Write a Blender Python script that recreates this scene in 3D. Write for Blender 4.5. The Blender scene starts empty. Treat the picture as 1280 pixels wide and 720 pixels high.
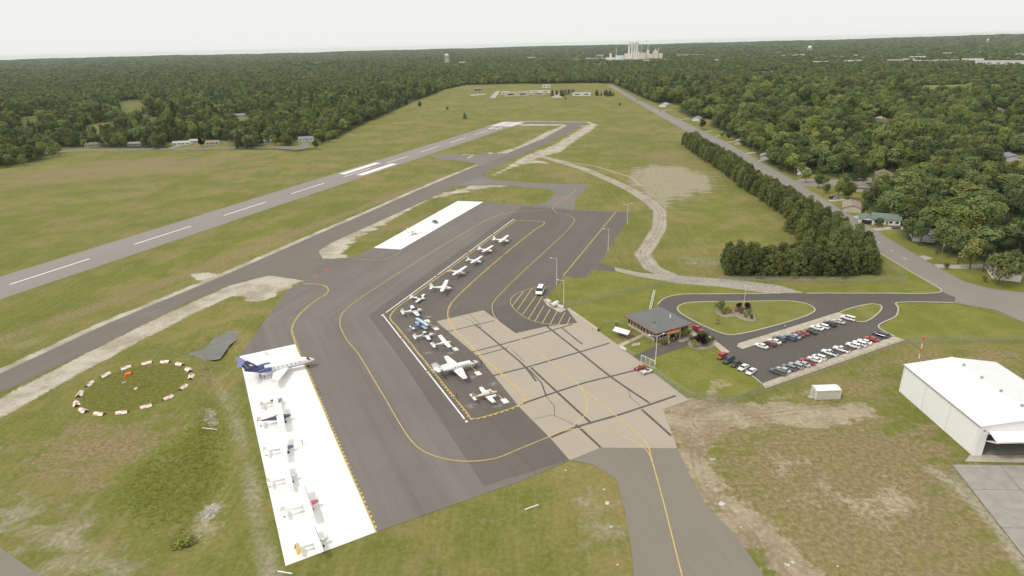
import bpy, bmesh, math, random
import numpy as np
from mathutils import Vector, Matrix, noise as mnoise
from mathutils.geometry import tessellate_polygon
random.seed(7); RNG = np.random.default_rng(7)
S = bpy.context.scene; COL = S.collection
R = math.radians
# ------------------------------------------------------------------ camera, sky, sun, exposure
F, CAMH = 780.0, 92.4
ROLL = -math.atan(30/1280); PIT = math.atan((360-59.8)*math.cos(ROLL)/F)+0.0045
cr, sr, cp, sp = math.cos(ROLL), math.sin(ROLL), math.cos(PIT), math.sin(PIT)
cam = bpy.data.cameras.new('camera'); co = bpy.data.objects.new('camera', cam); COL.objects.link(co)
r0, u0, f0 = Vector((1,0,0)), Vector((0,sp,cp)), Vector((0,cp,-sp))
rt, up = r0*cr+u0*sr, r0*(-sr)+u0*cr
M = Matrix((rt, up, -f0)).transposed().to_4x4(); M.translation = (0,0,CAMH); co.matrix_world = M
cam.sensor_width = 36; cam.lens = F/1280*36; cam.clip_start = 1; cam.clip_end = 60000
S.camera = co
SUN_EL, SUN_AZ = 54, -112            # azimuth from +Y towards +X, degrees
w = bpy.data.worlds.new('World'); S.world = w; w.use_nodes = True
nt = w.node_tree; nt.nodes.clear()
sky = nt.nodes.new('ShaderNodeTexSky'); sky.sky_type = 'NISHITA'; sky.sun_disc = False
sky.sun_elevation = R(SUN_EL); sky.sun_rotation = R(SUN_AZ); sky.air_density = 1.0; sky.dust_density = 4.0
bg1 = nt.nodes.new('ShaderNodeBackground'); bg1.inputs[1].default_value = 0.05
bg2 = nt.nodes.new('ShaderNodeBackground'); bg2.inputs[0].default_value = (0.862,0.868,0.828,1); bg2.inputs[1].default_value = 1.0
mx = nt.nodes.new('ShaderNodeMixShader'); mx.inputs[0].default_value = 0.93      # a closed bright cloud deck over the clear sky
wo = nt.nodes.new('ShaderNodeOutputWorld')
nt.links.new(sky.outputs[0], bg1.inputs[0]); nt.links.new(bg1.outputs[0], mx.inputs[1]); nt.links.new(bg2.outputs[0], mx.inputs[2]); nt.links.new(mx.outputs[0], wo.inputs[0])
sl = bpy.data.lights.new('sun', 'SUN'); sl.energy = 1.5; sl.angle = R(11); sl.color = (1,0.96,0.9)
so = bpy.data.objects.new('sun', sl); COL.objects.link(so)
sd = Vector((math.sin(R(SUN_AZ))*math.cos(R(SUN_EL)), math.cos(R(SUN_AZ))*math.cos(R(SUN_EL)), math.sin(R(SUN_EL))))
so.rotation_euler = sd.to_track_quat('Z','Y').to_euler()
S.view_settings.view_transform = 'Standard'; S.view_settings.look = 'None'; S.view_settings.gamma = 1; S.view_settings.exposure = 0.14
S.view_settings.use_curve_mapping = False
S.render.engine = 'CYCLES'; S.cycles.max_bounces = 5; S.cycles.diffuse_bounces = 2; S.cycles.glossy_bounces = 2; S.cycles.transparent_max_bounces = 8
S.cycles.volume_bounces = 1; S.cycles.use_denoising = True; S.cycles.caustics_reflective = False; S.cycles.caustics_refractive = False

# ------------------------------------------------------------------ pixel -> place
def ray(px, py):
    x, y = (px-640)/F, -(py-360)/F
    x, y = cr*x-sr*y, sr*x+cr*y
    return (x, cp+y*sp, -sp+y*cp)
def P(px, py, z=0.0):
    a = ray(px, py); t = (z-CAMH)/a[2]
    return Vector((a[0]*t, a[1]*t, z))
def proj(X, Y, Z):
    X = np.asarray(X, float); Y = np.asarray(Y, float); Z = np.asarray(Z, float)-CAMH
    d = Y*cp-Z*sp; y = (Y*sp+Z*cp)/d; x = X/d
    return 640+F*(cr*x+sr*y), 360-F*(-sr*x+cr*y)
def height(bx, by, ty):                       # height of an upright thing whose foot is at (bx,by) and whose top shows at row ty
    b = P(bx, by); lo, hi = 0.0, 200.0
    for _ in range(40):
        m = (lo+hi)/2
        if float(proj(b.x, b.y, m)[1]) > ty: lo = m
        else: hi = m
    return lo
def heading(a, b, z=1.2):
    p, q = P(*a, z), P(*b, z); return math.atan2(q.y-p.y, q.x-p.x)
def PL(pts, z=0.0): return [P(a, b, z) for a, b in pts]

# ------------------------------------------------------------------ mesh helpers
def tag(o, label=None, cat=None, group=None, kind=None):
    if label: o['label'] = label
    if cat: o['category'] = cat
    if group: o['group'] = group
    if kind: o['kind'] = kind
    return o
def link(o, parent=None):
    COL.objects.link(o)
    if parent is not None: o.parent = parent
    return o
def empty(name, loc=(0,0,0), rz=0.0):
    o = bpy.data.objects.new(name, None); o.empty_display_size = 0.3; o.location = loc; o.rotation_euler = (0,0,rz); COL.objects.link(o); return o
class MB:
    def __init__(s): s.v = []; s.f = []; s.mi = []
    def add(s, vs, fs, mi=0):
        n = len(s.v); s.v += [tuple(a) for a in vs]; s.f += [tuple(i+n for i in f) for f in fs]; s.mi += [mi]*len(fs); return s
    def box(s, c, d, rz=0.0, mi=0, top=1.0):
        x, y, z = d[0]/2, d[1]/2, d[2]/2; ca, sa = math.cos(rz), math.sin(rz); vs = []
        for k in (-1,1):
            q = top if k > 0 else 1.0
            for a, b in ((-1,-1),(1,-1),(1,1),(-1,1)):
                X, Y = a*x*q, b*y*q; vs.append((c[0]+X*ca-Y*sa, c[1]+X*sa+Y*ca, c[2]+k*z))
        return s.add(vs, [(0,3,2,1),(4,5,6,7),(0,1,5,4),(1,2,6,5),(2,3,7,6),(3,0,4,7)], mi)
    def tube(s, a, b, ra, rb=None, n=8, mi=0, cap=True):
        rb = ra if rb is None else rb
        a, b = Vector(a), Vector(b); d = (b-a).normalized(); u = d.orthogonal().normalized(); v = d.cross(u); vs = []
        for c, r in ((a,ra),(b,rb)):
            for k in range(n):
                t = 2*math.pi*k/n; vs.append(c+u*(r*math.cos(t))+v*(r*math.sin(t)))
        fs = [(k,(k+1)%n,n+(k+1)%n,n+k) for k in range(n)]
        if cap: fs += [tuple(range(n-1,-1,-1)), tuple(range(n,2*n))]
        return s.add(vs, fs, mi)
    def loft(s, rings, mi=0, cap=True):
        n = len(rings[0]); vs = [p for r in rings for p in r]; fs = []
        for k in range(len(rings)-1):
            for i in range(n):
                j = (i+1)%n; fs.append((k*n+i,k*n+j,(k+1)*n+j,(k+1)*n+i))
        if cap: fs += [tuple(range(n-1,-1,-1)), tuple(range((len(rings)-1)*n, len(rings)*n))]
        return s.add(vs, fs, mi)
    def mesh(s, name, mats, smooth=False):
        m = bpy.data.meshes.new(name); m.from_pydata(s.v, [], s.f)
        if not isinstance(mats, (list,tuple)): mats = [mats]
        for k in mats: m.materials.append(k)
        if any(s.mi): m.polygons.foreach_set('material_index', s.mi)
        if smooth: m.polygons.foreach_set('use_smooth', [True]*len(m.polygons))
        m.update(); return m
    def build(s, name, mats, parent=None, smooth=False):
        return link(bpy.data.objects.new(name, s.mesh(name, mats, smooth)), parent)
def copy_tree(o, parent=None, kids=None):
    c = o.copy(); COL.objects.link(c)
    if parent is not None: c.parent = parent
    for ch in (o.children if kids is None else kids): copy_tree(ch, c)
    return c
def fill(mb, pts, z=None, mi=0):
    vs = [Vector((p[0], p[1], p[2] if z is None else z)) for p in pts]
    tris = tessellate_polygon([vs])
    a = sum(vs[i].x*vs[(i+1)%len(vs)].y-vs[(i+1)%len(vs)].x*vs[i].y for i in range(len(vs)))
    out = []
    for t in tris:
        n = (vs[t[1]]-vs[t[0]]).cross(vs[t[2]]-vs[t[0]]).z
        out.append(t if n > 0 else (t[0],t[2],t[1]))
    return mb.add(vs, out, mi)
def smooth_line(pts, step=1.5, closed=False):
    pts = [Vector((p[0],p[1],p[2] if len(p) > 2 else 0)) for p in pts]; n = len(pts); out = []
    for i in range(n if closed else n-1):
        g = lambda k: pts[k%n] if closed else pts[min(max(k,0),n-1)]
        a, b, c, d = g(i-1), g(i), g(i+1), g(i+2)
        L = (c-b).length; m = max(1, int(L/step))
        def tj(p, q): return max(math.sqrt((q-p).length), 1e-4)
        t0 = 0; t1 = t0+tj(a,b); t2 = t1+tj(b,c); t3 = t2+tj(c,d)
        for k in range(m):
            t = t1+(t2-t1)*k/m
            A1 = (a*(t1-t)+b*(t-t0))/(t1-t0); A2 = (b*(t2-t)+c*(t-t1))/(t2-t1); A3 = (c*(t3-t)+d*(t-t2))/(t3-t2)
            B1 = (A1*(t2-t)+A2*(t-t0))/(t2-t0); B2 = (A2*(t3-t)+A3*(t-t1))/(t3-t1)
            out.append((B1*(t2-t)+B2*(t-t1))/(t2-t1))
    if not closed: out.append(pts[-1])
    return out
def ribbon(mb, line, wd, z, closed=False, h=0.0, mi=0, off=0.0):
    n = len(line); L = []; Rr = []
    for i in range(n):
        a = line[(i-1)%n] if (closed or i) else line[0]; b = line[(i+1)%n] if (closed or i < n-1) else line[-1]
        d = (b-a); d.z = 0
        d = d.normalized() if d.length > 1e-6 else Vector((1,0,0)); q = Vector((-d.y,d.x,0))
        L.append(line[i]+q*(off+wd/2)); Rr.append(line[i]+q*(off-wd/2))
    vs = [(p.x,p.y,z+h) for p in L]+[(p.x,p.y,z+h) for p in Rr]; fs = []
    m = n if closed else n-1
    for i in range(m):
        j = (i+1)%n; fs.append((i,n+i,n+j,j))
    if h:
        vs += [(p.x,p.y,z) for p in L]+[(p.x,p.y,z) for p in Rr]
        for i in range(m):
            j = (i+1)%n; fs += [(2*n+i,i,j,2*n+j),(n+i,3*n+i,3*n+j,n+j)]
        if not closed: fs += [(0,2*n,3*n,n),(n-1,2*n-1,4*n-1,3*n-1)]
    return mb.add(vs, fs, mi)
def dashes(mb, line, wd, z, on, gap, off=0.0):
    acc = 0.0; cur = []
    for i in range(len(line)-1):
        a, b = line[i], line[i+1]; L = (b-a).length; k = max(1, int(L/0.3))
        for q in range(k):
            p = a.lerp(b, q/k); ph = acc % (on+gap)
            if ph < on: cur.append(p)
            else:
                if len(cur) > 1: ribbon(mb, [cur[0],cur[-1]], wd, z, off=off)
                cur = []
            acc += L/k
    return mb
def offset_poly(pts, d):                      # inset (d>0) of a smooth closed line
    n = len(pts); a = sum(pts[i].x*pts[(i+1)%n].y-pts[(i+1)%n].x*pts[i].y for i in range(n)); s = 1 if a > 0 else -1; out = []
    for i in range(n):
        t = pts[(i+1)%n]-pts[i-1]; t.z = 0; t = t.normalized() if t.length > 1e-6 else Vector((1,0,0))
        out.append(pts[i]+Vector((-t.y,t.x,0))*(d*s))
    return out

# ------------------------------------------------------------------ materials
class NT:
    def __init__(s, m): m.use_nodes = True; s.t = m.node_tree; s.t.nodes.clear(); s.out = s.n('ShaderNodeOutputMaterial')
    def n(s, k, **kw):
        o = s.t.nodes.new(k)
        for a, b in kw.items(): setattr(o, a, b)
        return o
    def set(s, sock, v):
        if isinstance(v, bpy.types.NodeSocket): s.t.links.new(v, sock)
        elif isinstance(v, (tuple,list)) and len(v) == 3 and sock.type == 'RGBA': sock.default_value = (*v,1)
        else: sock.default_value = v
    def math(s, op, a, b=None, c=None, clamp=False):
        o = s.n('ShaderNodeMath', operation=op, use_clamp=clamp); s.set(o.inputs[0], a)
        if b is not None: s.set(o.inputs[1], b)
        if c is not None: s.set(o.inputs[2], c)
        return o.outputs[0]
    def mix(s, f, a, b, bt='MIX'):
        o = s.n('ShaderNodeMix', data_type='RGBA', blend_type=bt); s.set(o.inputs[0], f); s.set(o.inputs[6], a); s.set(o.inputs[7], b); return o.outputs[2]
    def noise(s, vec, scale, detail=4, rough=0.55):
        o = s.n('ShaderNodeTexNoise'); s.set(o.inputs['Vector'], vec); o.inputs['Scale'].default_value = scale; o.inputs['Detail'].default_value = detail; o.inputs['Roughness'].default_value = rough; return o.outputs[0]
    def ss(s, v, a, b):
        o = s.n('ShaderNodeMapRange', interpolation_type='SMOOTHSTEP'); s.set(o.inputs[0], v); o.inputs[1].default_value = a; o.inputs[2].default_value = b; return o.outputs[0]
    def pos(s): return s.n('ShaderNodeNewGeometry').outputs['Position']
    def obj(s): return s.n('ShaderNodeTexCoord').outputs['Object']
    def scl(s, vec, sc, rz=0.0):
        o = s.n('ShaderNodeMapping'); s.set(o.inputs[0], vec); o.inputs['Scale'].default_value = sc; o.inputs['Rotation'].default_value = (0,0,rz); return o.outputs[0]
    def bsdf(s, col, rough=0.8, bump=None, bstr=0.3, bdist=0.1, **kw):
        b = s.n('ShaderNodeBsdfPrincipled'); s.set(b.inputs['Base Color'], col); s.set(b.inputs['Roughness'], rough)
        for k, v in kw.items(): s.set(b.inputs[k], v)
        if bump is not None:
            q = s.n('ShaderNodeBump'); q.inputs['Strength'].default_value = bstr; q.inputs['Distance'].default_value = bdist; s.set(q.inputs['Height'], bump); s.t.links.new(q.outputs[0], b.inputs['Normal'])
        s.t.links.new(b.outputs[0], s.out.inputs[0]); return b
MATS = {}
def mat(name, col, rough=0.75, var=0.12, scale=1.5, metal=0.0, spec=0.4, world=False, coat=0.0, fine=0.0):
    if name in MATS: return MATS[name]
    m = bpy.data.materials.new(name); t = NT(m); vec = t.pos() if world else t.obj()
    n = t.noise(vec, scale, 5, 0.6); lo = tuple(c*(1-var) for c in col); hi = tuple(min(1,c*(1+var)) for c in col)
    c = t.mix(t.ss(n, 0.3, 0.7), lo, hi)
    t.bsdf(c, rough, **{'Metallic':metal,'Specular IOR Level':spec,'Coat Weight':coat})
    MATS[name] = m; return m
def asphalt(name, base, streak=0.10, lines=None, patch=0.18, dust=0.0, rough=0.9, rot=None, seal=False):
    m = bpy.data.materials.new(name); t = NT(m); p = t.pos(); sep = t.n('ShaderNodeSeparateXYZ'); t.set(sep.inputs[0], p)
    def lin(n): return t.math('ADD', t.math('MULTIPLY', sep.outputs[0], n[0]), t.math('MULTIPLY_ADD', sep.outputs[1], n[1], n[2]))
    if lines:                                  # lanes of paving run beside one or two lines
        d = lin(lines[0]); dc = lin((-lines[0][1], lines[0][0], 0))
        if len(lines) > 1: d = t.math(lines[2], d, lin(lines[1]))
        cmb = t.n('ShaderNodeCombineXYZ'); t.set(cmb.inputs[0], d); t.set(cmb.inputs[1], t.math('MULTIPLY', dc, 0.03))
        st = t.noise(cmb.outputs[0], 0.5, 5, 0.65); st2 = t.noise(cmb.outputs[0], 0.11, 2, 0.5)
        jt = t.math('ABSOLUTE', t.math('SUBTRACT', t.math('FRACT', t.math('MULTIPLY', d, 1/3.9)), 0.5))
        jt = t.math('MULTIPLY', t.math('LESS_THAN', jt, 0.035), t.math('MULTIPLY', t.ss(t.noise(p, 0.08, 3), 0.4, 0.6), 0.09))
    else:
        st = t.noise(p, 0.35, 5, 0.65); st2 = t.noise(p, 0.05, 3, 0.5); jt = 0.0
    fine = t.noise(p, 2.2, 4, 0.7); big = t.noise(p, 0.03, 4, 0.6)
    v = t.math('MULTIPLY_ADD', t.math('SUBTRACT', st, 0.5), streak*2.2, 1.0)
    v = t.math('ADD', v, t.math('MULTIPLY', t.math('SUBTRACT', st2, 0.5), streak*2))
    v = t.math('ADD', v, t.math('MULTIPLY', t.math('SUBTRACT', big, 0.5), patch*2))
    v = t.math('ADD', v, t.math('MULTIPLY', t.math('SUBTRACT', fine, 0.5), 0.16))
    v = t.math('SUBTRACT', v, jt)
    c = t.mix(1.0, base, v, 'MULTIPLY')
    if dust: c = t.mix(t.math('MULTIPLY', t.ss(t.noise(p, 0.09, 6, 0.7), 0.5, 0.75), dust), c, (0.42,0.36,0.28))
    if seal:
        vo = t.n('ShaderNodeTexVoronoi', feature='DISTANCE_TO_EDGE'); t.set(vo.inputs[0], t.math('ADD', 0, 0) if False else p); vo.inputs['Scale'].default_value = 0.045
        c = t.mix(t.math('MULTIPLY', t.ss(vo.outputs[0], 0.012, 0.004), 0.5), c, (0.04,0.038,0.036))
    t.bsdf(c, rough, fine, 0.15, 0.02, **{'Specular IOR Level':0.3}); MATS[name] = m; return m

# ------------------------------------------------------------------ the ground
def axis(lo, hi, s, a, b, g=0.05):
    v = list(np.arange(lo, hi+s/2, s)); d = s
    while v[-1] < b: d *= 1+g; v.append(v[-1]+d)
    d = s; u = [lo]
    while u[-1] > a: d *= 1+g; u.append(u[-1]-d)
    return np.array(u[:0:-1]+v)
GX = axis(-140, 190, 1.25, -12500, 12500); GY = axis(75, 540, 1.25, -300, 541); GY = np.concatenate([GY[GY < 541], np.arange(542.5, 870, 2.6)]); GY = np.concatenate([GY, axis(872.6, 875, 2.8, 872.6, 14000)])
gx, gy = np.meshgrid(GX, GY); gx = gx.ravel(); gy = gy.ravel()
def sdist(poly, x, y):                        # signed distance, positive inside
    px = np.array([p[0] for p in poly]); py = np.array([p[1] for p in poly]); n = len(px)
    d = np.full(x.shape, 1e9); ins = np.zeros(x.shape, bool)
    for i in range(n):
        ax, ay, bx, by = px[i], py[i], px[(i+1)%n], py[(i+1)%n]
        ex, ey = bx-ax, by-ay; L = ex*ex+ey*ey+1e-12
        t = np.clip(((x-ax)*ex+(y-ay)*ey)/L, 0, 1); d = np.minimum(d, np.hypot(x-ax-t*ex, y-ay-t*ey))
        c = ((ay > y) != (by > y)) & (x < (bx-ax)*(y-ay)/(by-ay+1e-12)+ax); ins ^= c
    return np.where(ins, d, -d)
def ldist(line, x, y):
    d = np.full(x.shape, 1e9)
    for i in range(len(line)-1):
        ax, ay, bx, by = line[i][0], line[i][1], line[i+1][0], line[i+1][1]
        ex, ey = bx-ax, by-ay; L = ex*ex+ey*ey+1e-12
        t = np.clip(((x-ax)*ex+(y-ay)*ey)/L, 0, 1); d = np.minimum(d, np.hypot(x-ax-t*ex, y-ay-t*ey))
    return d
def sstep(v, a, b): t = np.clip((v-a)/(b-a), 0, 1); return t*t*(3-2*t)
# open land (everything else is wooded), in picture points of the ground
OPEN = [[(-420,330),(-300,262),(-60,221),(0,211),(50,201),(78,190),(100,188),(345,187),(372,190),(395,186),(404,180),(430,168),(460,153),(490,140),(516,128),(540,119),(556,112),(585,106),(640,105),(752,104),(757,104),(764,104),(800,121),(850,141),(905,165),(935,186),(960,205),(1000,224),(1040,240),(1085,262),(1120,284),(1130,298),(1190,318),(1215,326),(1270,338),(1330,345),(2000,345),(2000,1400),(-900,1400),(-900,500)]]
CLEAR = [[(150,135),(178,130),(182,146),(158,150)],[(110,157),(137,152),(142,167),(115,171)],[(183,148),(202,145),(206,160),(186,163)],[(26,148),(46,144),(48,160),(30,164)],
 [(1150,107),(1246,105),(1256,119),(1200,122),(1152,121)],[(1246,197),(1300,192),(1330,225),(1262,222)],[(150,127),(172,124),(176,133),(152,136)],
 [(206,188),(214,178),(236,175),(290,177),(292,188)],[(364,188),(372,174),(392,172),(400,184)],[(326,186),(334,178),(352,178),(354,186)],[(60,191),(72,184),(140,185),(190,185),(192,190)],
 [(985,232),(1000,216),(1035,220),(1065,228),(1090,245),(1060,262),(1030,248)],[(1090,218),(1118,216),(1122,232),(1096,234)],[(820,140),(832,128),(850,133),(846,148)],[(862,160),(872,147),(890,150),(884,166)],
 [(1000,160),(1022,158),(1024,172),(1004,174)],[(1090,150),(1112,148),(1116,163),(1094,165)],[(1236,138),(1256,136),(1260,152),(1240,154)],[(940,90),(970,88),(972,93),(942,95)],[(292,146),(310,144),(312,158),(296,160)],[(185,124),(208,122),(210,132),(188,134)]]
LAWN = [[(1000,231),(1035,248),(1085,262),(1125,285),(1130,300),(1190,320),(1290,345),(1400,352),(1400,372),(1230,368),(1180,345),(1120,303),(1050,268),(1000,240)],[(870,160),(905,168),(960,205),(1000,224),(1000,232),(930,190)],
 [(700,356),(745,338),(830,348),(980,356),(1100,360),(1176,362),(1120,330),(1160,345),(1176,366),(990,366),(850,368),(825,378),(815,392),(790,400),(770,425),(745,410),(710,385)],
 [(860,425),(905,445),(950,482),(915,500),(862,495),(800,455)],[(1120,380),(1192,380),(1250,395),(1400,470),(1400,424),(1130,424),(1100,410)],[(1100,300),(1180,366),(1080,366),(1050,340)],[(775,430),(800,415),(830,430),(800,445)]]
FLOT = [P(*p) for p in OPEN[0]]
openm = np.maximum.reduce([sdist([P(*p) for p in g], gx, gy) for g in OPEN+CLEAR])
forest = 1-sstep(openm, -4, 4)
lawn = np.maximum.reduce([sstep(sdist([P(*p) for p in g], gx, gy), -2, 2) for g in LAWN])
def wob(x, y, L, ph): k_ = 6.283/L; return np.sin(k_*(x*.8+y*.6)+ph)*np.cos(k_*(y*.9-x*.4)+ph*2)+.6*np.sin(k_*2.3*(x*.3-y)+ph*3)+.4*np.sin(k_*4.1*(x+.5*y)+ph*5)
wx_ = gx+1.5*wob(gx,gy,17,1.0)+.7*wob(gx,gy,7,2.2); wy_ = gy+1.5*wob(gx,gy,19,4.0)+.7*wob(gx,gy,6,5.1)
def soft(polys, f): f *= 1.5; a = 1.0 if f > 2.5 else .25; return np.maximum.reduce([sstep(sdist([P(*p) for p in g], gx+(wx_-gx)*a*max(1,f/4), gy+(wy_-gy)*a*max(1,f/4)), -f, f) for g in polys])
def near(lines, wdt, f): return np.maximum.reduce([1-sstep(ldist([P(*p) for p in g], gx, gy), wdt-f, wdt+f) for g in lines])
TX_UP = [(-80,498),(0,467),(134,404.6),(268.7,349),(426.6,280),(450,270),(520,239),(560,222),(599,206)]
TX_LO = [(-80,524),(0,491),(27,479.5),(134,428),(235,377.7),(285.5,357.5),(336,344)]
sand = np.maximum.reduce([
 near([TX_UP], 3.4, 2.2), near([[(-80,548),(0,511),(40,488),(134,438),(235,387),(300,358),(345,349)]], 5.0, 2.8),
 soft([[(285,366),(300,352),(340,342),(372,347),(380,352),(352,364),(330,376),(318,377)]], 2.5),
 soft([[(395,318),(400,300),(425,294),(470,272),(560,240),(600,230),(640,231),(600,236),(540,248),(440,300),(425,318),(436,323),(410,325)]], 2.5),
 soft([[(613,193),(640,186),(700,158),(703,156),(712,157),(690,170),(640,195),(628,197)],[(646,200),(700,178),(730,158),(745,155),(742,160),(700,190),(665,199),(690,205),(660,203),(630,213),(612,221),(640,204)],[(640,155),(705,154.5),(705,157),(650,157)]], 3),
 near([[(580,193),(620,195),(612,191)]], 2, 1.5), near([[(725,158),(742,156),(735,152.5),(650,151.5)]], 2.5, 1.5), soft([[(250,625),(272,618),(284,628),(268,648),(252,645)],[(254,508),(268,506),(274,524),(258,530)]], 1.6)*0.7, soft([[(240,343),(258,341),(280,344),(262,351),(246,350)]], 1.5)])*0.95
DIRTROAD = [[(668,193),(690,199),(730,211),(765,226),(790,238),(812,252),(825,264),(824,285),(812,305),(803,318),(815,335),(835,344)]]
ROAD2 = [[(690,199),(745,208),(790,222),(800,232)]]
track = np.maximum(near(DIRTROAD, 3.7, 2.8), near(ROAD2, 2.0, 1.8)*0.6)
pale = np.maximum.reduce([soft([[(792,212),(812,206),(855,208),(892,222),(893,235),(865,245),(842,252),(833,266),(815,256),(800,240),(786,228)]], 7)*0.78, soft([[(868,325),(895,322),(900,335),(872,337)],[(845,316),(900,322),(890,330),(850,328)]], 4)*0.5,
 soft([[(722,615),(745,610),(772,618),(777,650),(765,690),(735,700),(728,660)]], 5)*0.62, soft([[(30,627),(110,655),(150,700),(170,730),(90,740),(40,690),(0,650),(-30,620)]], 6)*0.72, soft([[(235,657),(262,652),(290,668),(270,690),(240,675)]], 3)*0.4,
 near([[(268,470),(300,540),(330,700),(345,730)]], 2.0, 2.0)*0.45, near([[(296,520),(318,600),(338,700)]], 1.3, 1.4)*0.42, near([[(290,478),(315,580),(325,640)]], 1.3, 1.5)*0.35, near([[(1165,588),(1200,610),(1240,650),(1290,720)]], 1.8, 1.8)*0.7, soft([[(1160,585),(1215,600),(1240,640),(1200,622)]], 3)*0.5,
 near([[(0,462),(60,430),(140,425)]], 1, 3)*0.3, soft([[(10,430),(60,418),(66,424),(10,442)]], 2)*0.4])
dirt = np.maximum.reduce([
 soft([[(832,512),(862,500),(905,502),(955,508),(1010,505),(1090,505),(1098,520),(1050,530),(990,528),(930,533),(880,560),(890,600),(930,630),(990,680),(1040,735),(985,735),(920,675),(870,625),(845,565)]], 3.2)*1.14,
 soft([[(940,565),(975,560),(1020,590),(1070,640),(1030,640),(990,605)]], 6)*0.62, soft([[(905,545),(960,548),(1010,570),(1040,610),(1000,600),(960,580),(930,575)],[(1060,600),(1120,590),(1160,640),(1130,700),(1080,660)]], 6)*0.5, soft([[(880,480),(905,478),(910,500),(890,505)]], 2)*0.7, soft([[(950,492),(1030,478),(1060,490),(1070,505),(960,507)]], 4)*0.5,
 soft([[(235,660),(250,655),(275,600),(283,618),(262,665),(270,720),(240,720)]], 3)*0.55])
dry = np.maximum.reduce([soft([[(20,560),(80,530),(160,525),(250,520),(255,560),(160,590),(100,610),(40,590)]], 9)*0.85, soft([[(900,540),(1100,520),(1180,560),(1240,680),(1250,735),(1040,735),(920,630)]], 10)*1.15, soft([[(1000,480),(1130,440),(1290,432),(1290,470),(1120,470),(1110,540),(1080,505)]], 6)*0.7,
 soft([[(0,215),(150,198),(330,192),(260,215),(120,225),(0,240)]], 18)*0.7, soft([[(0,240),(120,228),(230,215),(220,235),(0,262)]], 14)*0.4,soft([[(560,660),(640,610),(700,600),(690,640),(600,670)]], 6)*0.5, soft([[(770,190),(880,185),(900,215),(820,208)]], 14)*0.6, near([[(0,425),(200,355),(420,272),(560,218)]], 5, 5)*0.75, soft([[(440,290),(540,262),(560,262),(470,305)]], 5)*0.5,
 soft([[(620,215),(720,215),(740,225),(650,222)]], 8)*0.55, soft([[(130,440),(260,430),(290,470),(250,520),(240,470),(140,455)]], 5)*0.5])
lush = np.maximum.reduce([near([[(0,395),(150,350),(300,300),(400,262)]], 6, 6)*0.7, soft([[(140,590),(280,500),(285,600),(230,640),(150,640)]], 6)*0.8, near([[(165,440),(230,405),(320,380)]], 8, 6)*0.5, soft([[(97,495),(130,470),(180,455),(225,455),(238,470),(215,500),(150,517),(105,514)]], 1.2)*0.95,
 soft([[(920,560),(945,570),(930,610),(905,600)]], 5)*0.7, soft([[(60,520),(90,460),(180,430),(265,440),(262,500),(240,470),(180,448),(110,470),(90,515),(150,525),(90,540)]], 6)*0.55, soft([[(290,470),(310,470),(350,710),(320,720),(290,560)]], 4)*0.6, soft([[(0,560),(60,600),(140,640),(120,650),(0,610)]], 6)*0.6, soft([[(840,240),(930,230),(990,285),(960,320),(850,300),(835,270)]], 12)*0.5, soft([[(430,680),(560,640),(700,590),(770,610),(700,720),(420,720)]], 10)*0.45])
deep = np.maximum.reduce([soft([[(97,495),(130,470),(180,455),(225,455),(238,470),(215,500),(150,517),(105,514)]], 1.2)*0.9, soft([[(140,600),(240,540),(282,500),(285,600),(232,645),(160,650)]], 5)*0.55])
gz = np.zeros_like(gx)
rr = np.hypot(gx, gy)
az = np.arctan2(gx, gy)
far = sstep(rr, 5000, 14000)
def ridge(r_, a_): return sstep(r_,5500,11500)*(1-sstep(r_,12500,17000))*(34+4*np.sin(a_*9+1)+3*np.sin(a_*23)+2*np.sin(a_*51)+22*sstep(a_,.22,.7))
hill = ridge(rr, az)
DITCH = [(286,424),(280,434),(272,452),(268,500),(274,560),(268,610),(252,645),(236,668)]
def lowland(x, y):
    x = x+.9*wob(x,y,9,2.); y = y+.9*wob(x,y,8,4.)
    return -1.1*(1-sstep(ldist([P(*p) for p in DITCH], x, y), .6, 5.5))-1.1*sstep(sdist([P(*p) for p in ((287.5,413),(296,414),(292,420),(279,430),(268,446),(255,446.5),(243,443),(239.6,439),(258,434),(268.7,421.7))], x, y), -2.6, 1.2)-.9*sstep(sdist([P(*p) for p in ((150,645),(175,585),(225,550),(282,500),(284,600),(240,650),(200,662))], x, y), -3, 9)
landf = 22*np.exp(-(((gx+1120)/260)**2+((gy-4000)/200)**2))
gz += hill+landf+lowland(gx, gy)*(np.hypot(gx,gy) < 400)
nx, ny = len(GX), len(GY)
idx = np.arange(nx*ny).reshape(ny, nx)
quads = np.stack([idx[:-1,:-1], idx[:-1,1:], idx[1:,1:], idx[1:,:-1]], -1).reshape(-1, 4)
gm = bpy.data.meshes.new('ground'); gm.vertices.add(nx*ny); gm.vertices.foreach_set('co', np.stack([gx,gy,gz],1).ravel())
gm.loops.add(quads.size); gm.loops.foreach_set('vertex_index', quads.ravel()); gm.polygons.add(len(quads)); gm.polygons.foreach_set('loop_start', np.arange(0, quads.size, 4)); gm.update(); gm.validate()
landm = np.exp(-(((gx+1120)/240)**2+((gy-4000)/180)**2))
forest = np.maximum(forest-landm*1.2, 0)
for nm, a, b, c in (('cover_a', sand, dirt, dry), ('cover_b', lush, lawn, forest), ('cover_c', track, pale, deep)):
    at = gm.color_attributes.new(nm, 'FLOAT_COLOR', 'POINT'); at.data.foreach_set('color', np.stack([a,b,c,np.ones_like(a)],1).astype(np.float32).ravel())
gmat = bpy.data.materials.new('grassland'); t = NT(gmat); p = t.pos()
def att(nm):
    a = t.n('ShaderNodeAttribute', attribute_name=nm); s_ = t.n('ShaderNodeSeparateColor'); t.set(s_.inputs[0], a.outputs['Color']); return s_.outputs
A, B, C = att('cover_a'), att('cover_b'), att('cover_c')
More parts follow.
